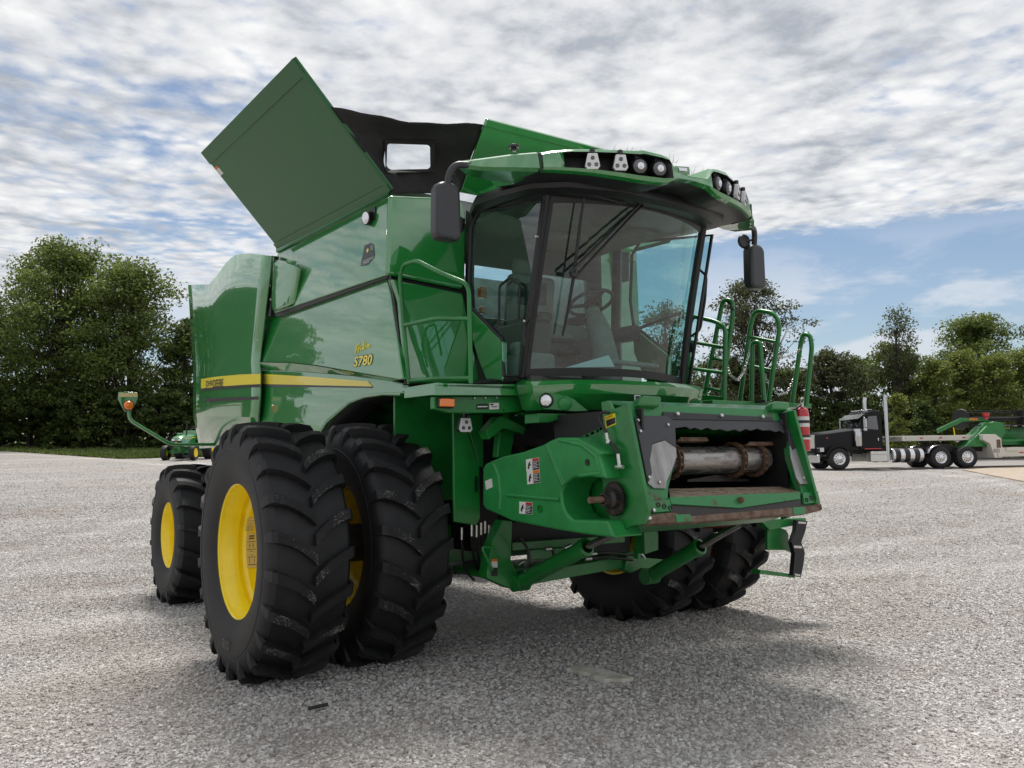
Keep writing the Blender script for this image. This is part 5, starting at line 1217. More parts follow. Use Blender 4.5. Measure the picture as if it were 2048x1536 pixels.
fplate('crop_deflector', 'grey_plastic', [(1333, 836), (1577, 843)]+jag, 0.005, 0.012, 0.003)
bolts('bolt', FH, pf([(1354, 828.5), (1442, 831.5), (1524, 834)], 0.013), FN, 0.017, 0.016); bolts('bolt', FH, pf([(1276, 841), (1280, 863), (1335, 850), (1297, 955), (1318, 965), (1586, 855), (1617, 946), (1607, 956)], 0.017), FN, 0.013, 0.012)
for pts_ in ([(1278, 811), (1281, 793), (1288, 789), (1324, 792), (1324, 800), (1321, 812)], [(1544, 819), (1546, 805), (1552, 801), (1580, 803), (1580, 811), (1576, 821)]):
    fplate('top_hook', 'green_frame', pts_, 0.05, 0.09, 0.018, seg=3)
# drum, chains, slats
dl, dr_ = P(1350, 922, Y=2.46), P(1560, 915, Y=2.46); dz = (dl.z+dr_.z)/2-0.005; DY = 2.46
part('feeder_drum', FH, 'steel', lambda mb: mb.lathe([(0, -0.70), (0.102, -0.70), (0.102, 0.70), (0, 0.70)], (0, DY, dz), (1, 0, 0), 40), sharp=40)
def chain(mb, x):
    n_ = 16; rr_ = 0.122
    for k in range(n_):
        a_ = 2*PI*k/n_; c = Vector((x, DY+math.cos(a_)*rr_, dz+math.sin(a_)*rr_)); tv = Vector((0, -math.sin(a_), math.cos(a_)))
        rot = Matrix(((1, 0, 0), (0, tv.y, math.cos(a_)), (0, tv.z, math.sin(a_))))
        for d_ in (-0.016, 0.016): mb.box(c+XH*d_*(1 if k % 2 else 0.7), (0.006, 0.052, 0.026), rot)
        mb.cyl(c+tv*0.024-XH*0.02, c+tv*0.024+XH*0.02, 0.011, 8)
for xx in (0.32, -0.36, -0.60):
     part('feeder_chain', FH, 'rust', lambda mb: chain(mb, xx), bevel=0)
for pts_, up_ in (([(1350, 880), (1411, 884)], 0.0), ([(1487, 888), (1572, 893)], 0.0)):
    a_, b_ = P(*pts_[0], Y=DY+0.04), P(*pts_[1], Y=DY+0.04)
    part('feeder_slat', FH, 'rust', lambda mb: (mb.box((a_+b_)/2, (abs(a_.x-b_.x), 0.07, 0.012), (R(12), 0, 0)), mb.box((a_+b_)/2+Vector((0, 0.03, 0.012)), (abs(a_.x-b_.x)*0.9, 0.012, 0.03), (R(12), 0, 0))), bevel=0.003)
part('feeder_slat', FH, 'darksteel', lambda mb: mb.prism([P(*p, Y=2.42) for p in [(1374, 959), (1412, 953), (1432, 949), (1457, 950), (1466, 956), (1500, 958), (1498, 963), (1376, 964)]], (0, -0.04, 0)), bevel=0.003)
# floor sill and the bars below it
plate('floor_sill', FH, 'sill', [PPL(1336, 977, FN, FC-0.20), PPL(1598, 972, FN, FC-0.20), PPL(1601, 986, FN, FC+0.02), PPL(1340, 994, FN, FC+0.02)], (0, 0, -0.015), 0.005)
fplate('sill_bar', 'green_worn', [(1340, 994), (1601, 984), (1601, 998), (1481, 1016), (1343, 1008)], 0.022, 0.05, 0.004)
fplate('cross_plate', 'darksteel', [(1340, 1004), (1481, 1012), (1603, 992), (1612, 1016), (1385, 1036), (1341, 1030)], 0.006, 0.04, 0.003)
mb = MB(); mb.lathe([(0.022, -0.01), (0.022, 0.02), (0.013, 0.035), (0, 0.036)], pf([(1479, 1001)], 0.023)[0], FN, 14); mb.build('sill_bolt', 'rust', FH)
fplate('lock_bar', 'rust', [(1297, 1030), (1345, 1024), (1385, 1031), (1610, 1012), (1643, 1006), (1646, 1019), (1612, 1027), (1385, 1045), (1345, 1046), (1297, 1048)], 0.03, 0.06, 0.010)
for pts_ in ([(1351, 1029), (1380, 1027.5), (1385, 1042), (1354, 1045)], [(1586, 1015), (1609, 1013), (1611, 1027), (1588, 1030)]): fplate('lock_pad', 'green_worn', pts_, 0.036, 0.01, 0.004)
for pts_, hol in (([(1299, 1003), (1340, 998), (1345, 1022), (1300, 1026)], [(1316, 1010), (1328, 1013), (1340, 1016)]), ([(1606, 985), (1636, 982), (1641, 1005), (1609, 1008)], [(1613, 1000), (1622, 996), (1630, 993)])):
    fplate('corner_bracket', 'green_worn', pts_, 0.022, 0.024, 0.004)
    mb = MB()
    for h_ in hol: mb.lathe([(0.017, 0.0), (0.017, 0.006), (0.011, 0.006), (0.010, -0.001), (0, -0.001)], pf([h_], 0.022)[0], FN, 14)
    mb.build('bracket_eyes', 'darksteel', FH)
bolts('bolt', FH, pf([(1306, 1021), (1298, 1037)], 0.032), FN, 0.015, 0.014)
# caution label, hoses along the plate
cl = [P(*p, X=0.9565) for p in [(1209, 833), (1230, 826), (1232, 848), (1212, 857)]]
plate('caution_label', FH, 'yellow_label', cl, (-0.001, 0, 0), 0)
cl2 = [P(*p, X=0.9585) for p in [(1211.5, 841), (1229.5, 834.5), (1230.8, 846), (1213.5, 853.5)]]
plate('caution_text', FH, 'ink', cl2, (-0.001, 0, 0), 0)
text_mesh('lettering', 'CAUTION', FH, 'ink', P(1210.5, 839, X=0.958), P(1228.5, 832.5, X=0.958)-P(1210.5, 839, X=0.958), (0, 0, 1), 0.014, 0.075, 0.001)
part('hose', FH, 'rubber', lambda mb: mb.sweep([P(1218, 826, X=0.99), P(1205, 823, X=1.0), P(1197, 836, X=1.0), P(1205, 852, X=1.0), P(1214, 866, X=1.0)], 0.011, 8, 0.03))
part('hose', FH, 'rubber', lambda mb: mb.sweep([P(1215, 884, X=1.0), P(1227, 889, X=1.0), P(1236, 910, X=1.0), P(1238, 925, X=1.0)], 0.012, 8, 0.03))
part('hose_fittings', FH, 'zinc', lambda mb: (mb.cyl(P(1213, 866, X=1.0), P(1216, 886, X=1.0), 0.012, 10), mb.ball(P(1217, 884, X=1.0), 0.022, 10), mb.cyl(P(1236, 908, X=1.0), P(1239, 932, X=1.0), 0.013, 10), mb.cyl(P(1232, 934, X=1.0), P(1246, 934, X=1.0), 0.014, 10)))
# drive shield with its open end, ridges, labels
XG = 1.08
gpx = [(965, 937), (970, 928), (984, 921), (1006, 912), (1044, 904), (1086, 889), (1098, 882), (1115, 875), (1155, 875), (1180, 889), (1207, 906), (1199, 914), (1213, 958), (1170, 952), (1145, 956), (1130, 968), (1123, 987), (1125, 1008), (1132, 1026), (1146, 1039), (1214, 1041), (1228, 1076), (1180, 1070), (1115, 1060), (1024, 1042), (995, 1029), (971, 1019), (965, 1010)]
gs = plate('drive_shield', FH, 'green_soft', px_x(gpx, XG), (-0.26, 0, 0), 0.03, seg=4)
part('shield_ridges', gs, 'green_soft', lambda mb: (mb.sweep(px_x([(1016, 990), (1060, 994), (1120, 999)], XG-0.002), 0.016, 8), mb.sweep(px_x([(1094, 890), (1108, 925), (1127, 972)], XG-0.002), 0.014, 8), mb.sweep(px_x([(1097, 889), (1111, 925), (1130, 968)], XG-0.002), 0.010, 8),
     mb.sweep(px_x([(988, 928), (998, 950), (1002, 990), (1000, 1018)], XG-0.004), 0.018, 8), mb.sweep(px_x([(1120, 880), (1165, 890), (1192, 912), (1202, 945), (1160, 951)], XG-0.006), 0.016, 8)), sharp=60)
part('shield_hole', gs, 'ink', lambda mb: (mb.lathe([(0.022, -0.01), (0.022, 0.006), (0.012, 0.004), (0, 0.003)], P(1175, 925, X=XG), (1, 0, 0), 14),))  # black disc paints the dark of a hole in the shield
part('shield_hole', gs, 'green_frame', lambda mb: (mb.lathe([(0.026, -0.01), (0.026, 0.012), (0.018, 0.012), (0.016, 0.002), (0, 0.002)], P(1081, 1017, X=XG), (1, 0, 0), 18),))
def hazard(p_tl, p_tr, p_bl, head, X=XG+0.002, pic=0.5):
    a_, b_, c_ = P(*p_tl, X=X), P(*p_tr, X=X), P(*p_bl, X=X); u_, v_ = b_-a_, c_-a_
    f_ = lambda x, y, o=0.0: a_+u_*x+v_*y+Vector((o, 0, 0))
    q_ = lambda mb, x0, x1, y0, y1, mi, o: mb.prism([f_(x0, y0, o), f_(x1, y0, o), f_(x1, y1, o), f_(x0, y1, o)], (-0.001, 0, 0), mi)
    mb = MB(); q_(mb, 0, 1, 0, 1, 0, 0.001); q_(mb, pic, 0.98, 0.03, 0.24, 1, 0.0025); q_(mb, pic, 0.98, 0.26, 0.97, 2, 0.0025)
    for k in range(5): q_(mb, pic+0.04, 0.92-0.08*(k % 2), 0.32+0.12*k, 0.36+0.12*k, 0, 0.004)
    mb.prism([f_(.12, .75, .003), f_(.2, .35, .003), f_(.36, .2, .003), f_(.3, .45, .003), f_(.42, .5, .003), f_(.26, .6, .003), f_(.24, .85, .003)], (-0.001, 0, 0), 2)
    mb.build('warning_label', ['label', head, 'ink'], gs, sharp=0)
hazard((1052, 919), (1078, 914.5), (1053, 943), 'red'); hazard((1053.5, 943), (1079, 938.5), (1055, 969), 'orange_label'); hazard((1039, 1003), (1065, 1004.5), (1038.5, 1027), 'red')
plate('instruction_label', gs, 'label', px_x([(970, 962), (983, 957), (985, 974), (972, 980)], XG+0.003), (-0.004, 0, 0), 0)
# sprocket on its shaft
sc_ = P(1226, 998, X=0.99)
def sprocket(mb):
    n_ = 30; pts = []
    for k in range(n_*2):
        a_ = PI*k/n_; r_ = 0.112 if k % 2 else 0.099
        pts.append(sc_+Vector((0, math.cos(a_)*r_, math.sin(a_)*r_)))
    mb.prism(pts, (-0.02, 0, 0)); mb.prism([p-Vector((0.04, 0, 0)) for p in pts], (-0.02, 0, 0))
    mb.lathe([(0.065, -0.02), (0.062, 0.03), (0.045, 0.05), (0.042, 0.09), (0.03, 0.09)], sc_, XH, 20)
part('sprocket', FH, 'darksteel', sprocket, sharp=35)
part('drive_shaft', FH, 'rust', lambda mb: mb.cyl(sc_, sc_+Vector((0.20, 0, 0)), 0.021, 12))

# ---------------- lift cylinders, lower frame, hoses
def lift(mb, a_, b_, c_):
    mb.cyl(a_, b_, 0.062, 24, 0); mb.lathe([(0.0, -0.01), (0.07, 0.0), (0.07, 0.05), (0.05, 0.06)], b_, (b_-a_), 24, 0); mb.cyl(b_, c_, 0.028, 16, 1); mb.cyl(a_-XH*0.07, a_+XH*0.07, 0.07, 20, 0)
part('lift_cylinder', CH, ['green_frame', 'rod'], lambda mb: lift(mb, P(1040, 1165, X=0.62), P(1165, 1098, X=0.62), P(1252, 1056, X=0.62)), sharp=40)
part('lift_cylinder', CH, ['green_frame', 'rod'], lambda mb: lift(mb, P(1300, 1152, X=-0.62), P(1392, 1098, X=-0.62), P(1478, 1049, X=-0.62)), sharp=40)
plate('lift_post', CH, 'green_frame', px_y([(1006, 1040), (1025, 1042), (1022, 1120), (1040, 1158), (1040, 1172), (1022, 1178), (975, 1157), (974, 1146), (985, 1085)], 1.02), (0, -0.12, 0), 0.006)
bm0, bm1, bm2 = P(1035, 1162, Y=0.95), P(1262, 1122, Y=1.05), P(1350, 1150, Y=1.05)
def beam(mb, a_, b_, h, d_=0.1):
    dv = (b_-a_); u_ = dv.normalized(); w_ = Vector((0, 0, 1)); mb.prism([a_+w_*h, b_+w_*h, b_-w_*h, a_-w_*h], (0, -d_, 0))
part('lower_beam', CH, 'green_frame', lambda mb: (beam(mb, bm0, bm1, 0.05, 0.14), mb.prism(px_y([(1255, 1105), (1275, 1104), (1280, 1138), (1262, 1146), (1250, 1140)], 1.08), (0, -0.12, 0)), beam(mb, P(1262, 1124, Y=1.0), P(1330, 1130, Y=1.0), 0.05, 0.1)), bevel=0.006)
part('frame_box', CH, 'green_frame', lambda mb: (mb.prism(px_y([(1288, 1059), (1312, 1057), (1317, 1067), (1317, 1100), (1290, 1109)], 1.9), (0, -0.1, 0)), mb.prism(px_y([(1280, 1052), (1286, 1052), (1282, 1118), (1276, 1118)], 1.7), (0, -0.06, 0))), bevel=0.006)
part('cross_member', CH, 'green_frame', lambda mb: (mb.prism(px_y([(1025, 1085), (1250, 1070), (1250, 1085), (1025, 1102)], 0.75), (0, -0.08, 0)), mb.prism(px_y([(1060, 1100), (1150, 1095), (1150, 1115), (1060, 1120)], 0.8), (0, -0.05, 0))), bevel=0.006)
tube('grab_handle', CH, 'green_frame', px_y([(985, 1140), (965, 1100), (966, 1094), (990, 1095)], 1.06), 0.012, 0.02)
plate('post_label', CH, 'orange_label', px_y([(983, 1118), (995, 1118), (995, 1123), (983, 1123)], 1.025), (0, -0.002, 0), 0)
plate('post_label', CH, 'ink', px_y([(983, 1135), (995, 1135), (995, 1152), (983, 1152)], 1.025), (0, -0.002, 0), 0)
plate('post_label', CH, 'label', px_y([(983, 1123), (995, 1123), (995, 1135), (983, 1135)], 1.025), (0, -0.002, 0), 0)
rg = np.random.default_rng(8)
for i, (x0, y0) in enumerate([(923, 1055), (943, 1048), (953, 1050), (962, 1045), (970, 1042), (978, 1050)]):
    part('hydraulic_hose', CH, ['rubber', 'zinc'], lambda mb: (mb.sweep([P(x0, y0+22, Y=0.85), P(x0+2, y0+55, Y=0.8), P(x0+6+4*i % 7, y0+85, Y=0.7), P(x0+25, y0+105, Y=0.4)], 0.012, 8, 0.05, 0), mb.cyl(P(x0, y0, Y=0.86), P(x0, y0+24, Y=0.85), 0.013, 10, 1)), sharp=50)
for lst in ([(1180, 1108), (1215, 1105), (1260, 1110), (1285, 1108)], [(1170, 1118), (1210, 1114), (1265, 1120)], [(1050, 1140), (1060, 1120), (1055, 1095), (1040, 1075)], [(1090, 1098), (1105, 1098), (1108, 1110)]):
    part('hydraulic_hose', CH, ['rubber', 'zinc'], lambda mb: (mb.sweep([P(a_, b_, Y=1.15) for a_, b_ in lst], 0.013, 8, 0.06, 0), mb.cyl(P(*lst[0], Y=1.15), P(lst[0][0]+12, lst[0][1]-1, Y=1.15), 0.017, 10, 1)), sharp=50)
part('hose_elbow', CH, 'zinc', lambda mb: (mb.sweep(px_y([(1036, 1130), (1046, 1122), (1052, 1128), (1054, 1140)], 1.12), 0.015, 8, 0.02), mb.sweep(px_y([(1270, 1108), (1280, 1106), (1288, 1114), (1289, 1118)], 1.3), 0.012, 8, 0.02), mb.cyl(P(1128, 1096, Y=1.5), P(1142, 1090, Y=1.5), 0.016, 8)), sharp=50)
part('safety_stop', CH, 'darkred', lambda mb: mb.prism([P(*p, X=-0.45) for p in [(1410, 1049), (1478, 1041), (1478, 1047), (1440, 1055), (1405, 1058)]], (-0.04, 0, 0)), bevel=0.004)

# ---------------- left platform, rails, ladder
part('left_platform', CH, 'green_frame', lambda mb: (mb.box((-1.65, 1.30, 2.15), (1.4, 0.9, 0.04)), mb.prism([P(*p, X=-1.35) for p in [(1372, 786), (1452, 794), (1450, 812), (1372, 808)]], (-0.02, 0, 0))), bevel=0.004)
plate('platform_mat', CH, 'rubber', [P(1445, 806, Z=2.178), P(1530, 800, Z=2.178), P(1545, 806, Z=2.178), P(1470, 812, Z=2.178)], (0, 0, -0.02), 0)
def rails(name, X, loops, rungs, r=0.022):
    mb = MB()
    for lst in loops: mb.sweep([P(a_, b_, X=X) for a_, b_ in lst], r, 10, 0.10)
    for a_, b_ in rungs: mb.sweep([P(*a_, X=X), P(*b_, X=X)], r*0.8, 8)
    return mb.build(name, 'green_frame', CH, sharp=50)
rails('handrail', -1.50, [[(1406, 806), (1440, 628), (1446, 600), (1464, 600), (1466, 628), (1441, 806)]], [((1437, 654), (1461, 660)), ((1425, 716), (1452, 722)), ((1414, 776), (1443, 782))])
rails('handrail', -1.32, [[(1374, 806), (1379, 650), (1386, 632), (1432, 643), (1451, 655), (1448, 806)]], [((1378, 683), (1450, 695)), ((1377, 736), (1449, 746))])
rails('handrail', -1.90, [[(1479, 808), (1501, 650), (1510, 620), (1548, 626), (1560, 650), (1536, 810)]], [((1500, 674), (1553, 684)), ((1492, 730), (1546, 741))])
rails('handrail', -1.75, [[(1503, 806), (1505, 684), (1520, 684), (1529, 806)]], [])
rails('handrail', -2.15, [[(1583, 815), (1601, 690), (1606, 668), (1620, 670), (1624, 692), (1612, 812)]], [])
part('grip_tape', CH, 'rubber', lambda mb: mb.sweep([P(a_, b_, X=-1.497) for a_, b_ in [(1456, 602), (1463, 608), (1466, 622)]], 0.0195, 10, 0.02), sharp=50)
def chain_px(pts, Xa, Xb):
    mb = MB(); q = [P(a_, b_, X=Xa+(Xb-Xa)*i/(len(pts)-1)) for i, (a_, b_) in enumerate(pts)]
    n_ = 20; acc = []
    for i in range(len(q)-1):
        for k in range(7): acc.append(q[i].lerp(q[i+1], k/7))
    acc.append(q[-1])
    for i in range(len(acc)-1):
        a_, b_ = acc[i], acc[i+1]; d_ = (b_-a_); e1 = d_.cross(ZH if i % 2 else Vector((1, 0.4, 0))).normalized()*0.011; l_ = d_*0.62; c = (a_+b_)/2
        mb.sweep([c-l_, c-l_*0.6+e1, c+l_*0.6+e1, c+l_, c+l_*0.6-e1, c-l_*0.6-e1], 0.0032, 5, 0, 0, True)
    return mb.build('safety_chain', 'zinc', CH, sharp=60)
chain_px([(1521, 674), (1533, 700), (1560, 716), (1585, 710), (1606, 694)], -1.9, -2.15)
chain_px([(1520, 727), (1535, 765), (1556, 790), (1575, 785), (1588, 755)], -1.9, -2.15)
chain_px([(1455, 730), (1460, 750), (1475, 761), (1487, 745), (1500, 700)], -1.5, -1.9)
part('mirror_stay', CH, 'black', lambda mb: mb.sweep([P(a_, b_, X=-1.02) for a_, b_ in [(1398, 538), (1413, 552), (1410, 600), (1400, 660), (1383, 672)]], 0.012, 8, 0.04), sharp=50)
part('switch_box', CH, 'black', lambda mb: mb.box(P(1383, 695, X=-1.05), (0.04, 0.06, 0.09)), bevel=0.004)
part('ladder', CH, ['dark', 'green_frame', 'zinc'], lambda mb: (mb.prism(px_y([(1594, 1040), (1615, 1042), (1611, 1062), (1603, 1085), (1610, 1105), (1607, 1130), (1602, 1155), (1586, 1151), (1590, 1108), (1584, 1085), (1592, 1062)], 1.30), (0, -0.05, 0), 0),
     mb.prism(px_y([(1535, 1046), (1572, 1060), (1577, 1068), (1577, 1084), (1586, 1090), (1585, 1106), (1572, 1100), (1535, 1100)], 1.15), (0, -0.03, 0), 1), mb.prism(px_y([(1520, 1139), (1590, 1149), (1590, 1156), (1520, 1148)], 1.25), (0, -0.10, 0), 1), mb.prism(px_y([(1520, 1040), (1612, 1036), (1612, 1046), (1540, 1060)], 1.2), (0, -0.08, 0), 1),
     mb.prism(px_y([(1597, 1043), (1612, 1044), (1612, 1048), (1597, 1047)], 1.303), (0, -0.003, 0), 2), mb.prism(px_y([(1588, 1091), (1604, 1092), (1604, 1097), (1588, 1096)], 1.303), (0, -0.003, 0), 2), mb.prism(px_y([(1590, 1147), (1601, 1149), (1601, 1153), (1590, 1151)], 1.303), (0, -0.003, 0), 2)), bevel=0.003)
part('ladder_hanger', CH, 'green_frame', lambda mb: (mb.box((-2.2, 1.0, 1.25), (1.0, 0.10, 0.10)), mb.box((-1.9, 1.05, 1.7), (0.08, 0.08, 0.95))), bevel=0.006)

# ---------------- swing-out warning arm at the rear
wa_ = [P(405, 889, Y=-5.1)+Vector((-0.25, 0, 0)), P(405, 889, Y=-5.1), P(341, 889, Y=-5.1), P(259, 840, Y=-5.1), P(257, 818, Y=-5.1)]
warm = tube('warning_arm', CH, 'green', wa_, 0.022, 0.10)
wp = [(237, 785), (256, 783), (275, 785), (276, 797), (267, 815), (262, 823), (250, 823), (245, 815), (236, 797)]
plate('arm_sign', warm, 'green', px_y(wp, -5.08), (0, -0.02, 0), 0.006)
plate('reflective_strip', warm, 'cream_label', px_y([(238, 786), (275, 786), (275, 794), (238, 794)], -5.074), (0, -0.003, 0), 0)
part('amber_lamp', warm, ['black', 'amber'], lambda mb: (mb.lathe([(0.068, -0.02), (0.068, 0.03), (0.062, 0.034)], P(256.5, 811, Y=-5.07), YH, 28, 0), mb.lathe([(0.062, 0.03), (0.045, 0.055), (0, 0.062)], P(256.5, 811, Y=-5.07), YH, 28, 1)), sharp=40)

# ---------------- fire extinguisher hanging by the ladder
fe = P(1607, 903, D=7.75)
EX = thing('fire_extinguisher', fe, 'red fire extinguisher with black bands hanging beside the feeder house', 'extinguisher')
part('cylinder', EX, 'redpaint', lambda mb: mb.lathe([(0, 0), (0.058, 0.004), (0.062, 0.02), (0.062, 0.34), (0.055, 0.385), (0.03, 0.405), (0.02, 0.41)], (0, 0, 0), ZH, 32), sharp=40)
part('label_band', EX, 'label', lambda mb: (mb.lathe([(0.0625, 0.225), (0.0632, 0.225), (0.0632, 0.26), (0.0625, 0.26)], (0, 0, 0), ZH, 32), mb.lathe([(0.0625, 0.285), (0.0632, 0.285), (0.0632, 0.32), (0.0625, 0.32)], (0, 0, 0), ZH, 32), mb.lathe([(0.0625, 0.11), (0.0632, 0.11), (0.0632, 0.13), (0.0625, 0.13)], (0, 0, 0), ZH, 32)), sharp=40)
part('strap', EX, 'ink', lambda mb: (mb.lathe([(0.0625, 0.26), (0.066, 0.26), (0.066, 0.285), (0.0625, 0.285)], (0, 0, 0), ZH, 32), mb.lathe([(0.0625, 0.13), (0.066, 0.13), (0.066, 0.15), (0.0625, 0.15)], (0, 0, 0), ZH, 32)), sharp=40)
part('valve', EX, 'zinc', lambda mb: (mb.cyl((0, 0, 0.40), (0, 0, 0.45), 0.018, 14), mb.box((0.02, 0.02, 0.47), (0.11, 0.022, 0.014), (0, R(-20), R(40))), mb.box((0.02, 0.02, 0.445), (0.10, 0.022, 0.012), (0, R(8), R(40))), mb.ball((-0.02, -0.01, 0.452), 0.018, 10)), sharp=40)
part('hose', EX, 'rubber', lambda mb: mb.sweep([(0.02, 0.01, 0.43), (0.075, 0.0, 0.40), (0.08, -0.01, 0.30), (0.075, -0.01, 0.2)], 0.010, 8, 0.04), sharp=50)
part('bracket', EX, 'dark', lambda mb: mb.box((-0.02, -0.075, 0.22), (0.05, 0.02, 0.36)), bevel=0.003)
# ================================================================== truck, trailer, header, tractor
def yaw_to(a, b): return math.atan2(b.y-a.y, b.x-a.x)
M['truck_paint'] = simple('black_truck_paint', (0.004, 0.004, 0.005), 0.28, coat=0.12, coatr=0.03, spec=0.2)
M['trailer_white'] = rusty('trailer_white_paint', (0.62, 0.60, 0.55), (0.30, 0.20, 0.13), 0.60, 0.76, 3.0, 0.5)
M['wood_deck'] = simple('deck_boards', (0.16, 0.12, 0.085), 0.85, var=0.3)
def road_wheel(root, x, y, r, wd, side, n=10, alu=True):
    t = MB(); t.lathe([(r*0.55, -wd/2+0.02), (r*0.75, -wd/2), (r*0.94, -wd/2+0.02), (r, -wd/2+0.05), (r*0.985, -0.02), (r*0.985, 0.02), (r, wd/2-0.05), (r*0.94, wd/2-0.02), (r*0.75, wd/2), (r*0.55, wd/2-0.02)], (x, y, r), (0, 1, 0), 40)
    rim = MB(); d = side
    prof = [(r*0.55, 0.0), (r*0.56, wd/2-0.015), (r*0.53, wd/2-0.01), (r*0.47, wd/2-0.05), (r*0.43, 0.02 if not alu else wd/2-0.06), (r*0.22, wd/2-0.03 if alu else 0.0), (r*0.20, wd/2+0.02 if alu else 0.03), (r*0.12, wd/2+0.05 if alu else 0.06), (0, wd/2+0.06 if alu else 0.06)]
    rim.lathe([(a, b*d) for a, b in prof], (x, y, r), (0, 1, 0), 32)
    wo = rim.build('wheel', 'bulb' if alu else 'yellow', root, sharp=35)
    t.build('tyre', 'tyre', wo, sharp=35)
    if alu:
        for k in range(n):
            a = 2*PI*k/n; hl = MB().lathe([(r*0.055, 0.0), (r*0.055, 0.012), (0, 0.012)], (x+math.cos(a)*r*0.34, y+d*(wd/2-0.052), r+math.sin(a)*r*0.34), (0, d, 0), 8); hl.build('hand_hole', 'ink', wo)
    return wo
def at_depth(px_, D):
    q = P(px_, 935, D=D); return Vector((q.x, q.y, terrain(q.x, q.y)))
tf, tr = at_depth(1659, 41.9), at_depth(1856, 42.3)
TK_L = (tf-tr).length
TR = thing('semi_truck', tr, 'black semi truck with long bonnet, chrome stacks and fuel tank', 'truck', (0, -math.asin((tf.z-tr.z)/TK_L), yaw_to(tr, tf)))
WBs = TK_L
for s_ in (1, -1):
    road_wheel(TR, WBs, s_*1.0, 0.53, 0.30, s_)
    for ax_ in (0, -1.36): road_wheel(TR, ax_, s_*0.93, 0.52, 0.56, s_)
part('frame_rails', TR, 'dark', lambda mb: (mb.box((WBs/2-0.6, 0.43, 0.92), (WBs+4.0, 0.09, 0.26)), mb.box((WBs/2-0.6, -0.43, 0.92), (WBs+4.0, 0.09, 0.26)), mb.box((0, 0, 0.55), (0.2, 1.6, 0.2)), mb.box((-1.36, 0, 0.55), (0.2, 1.6, 0.2)), mb.box((WBs, 0, 0.5), (0.16, 1.8, 0.14)), mb.box((WBs-0.7, 0, 1.0), (1.6, 0.8, 0.5)), mb.box((-0.5, 0, 1.12), (1.0, 0.9, 0.12)), mb.box((1.8, 0, 1.02), (1.0, 0.8, 0.04))))
hb = MB(); X0, X1 = WBs+0.88, WBs-1.15
def hs(x, w_, zt_, zb_, r_=0.16): return [Vector((x, a*w_, z)) for a, z in ((1, zb_), (1, zt_-r_*1.4), (0.96, zt_-r_*0.5), (0.82, zt_), (0, zt_+0.06), (-0.82, zt_), (-0.96, zt_-r_*0.5), (-1, zt_-r_*1.4), (-1, zb_))]
rows = [hs(X0, 0.50, 1.72, 0.85), hs(X0-0.05, 0.56, 1.78, 0.80), hs(X0-0.7, 0.66, 1.84, 0.95), hs(X1+0.5, 0.80, 1.95, 0.95), hs(X1, 0.86, 2.02, 0.95)]
hb.grid(rows); hb.f.append(tuple(range(9))); hb.m.append(0)
hood = hb.build('bonnet', 'truck_paint', TR, sharp=35, fix=True)
part('grille', TR, 'chrome', lambda mb: (mb.box((X0+0.02, 0, 1.25), (0.06, 0.86, 0.95)),), bevel=0.02)
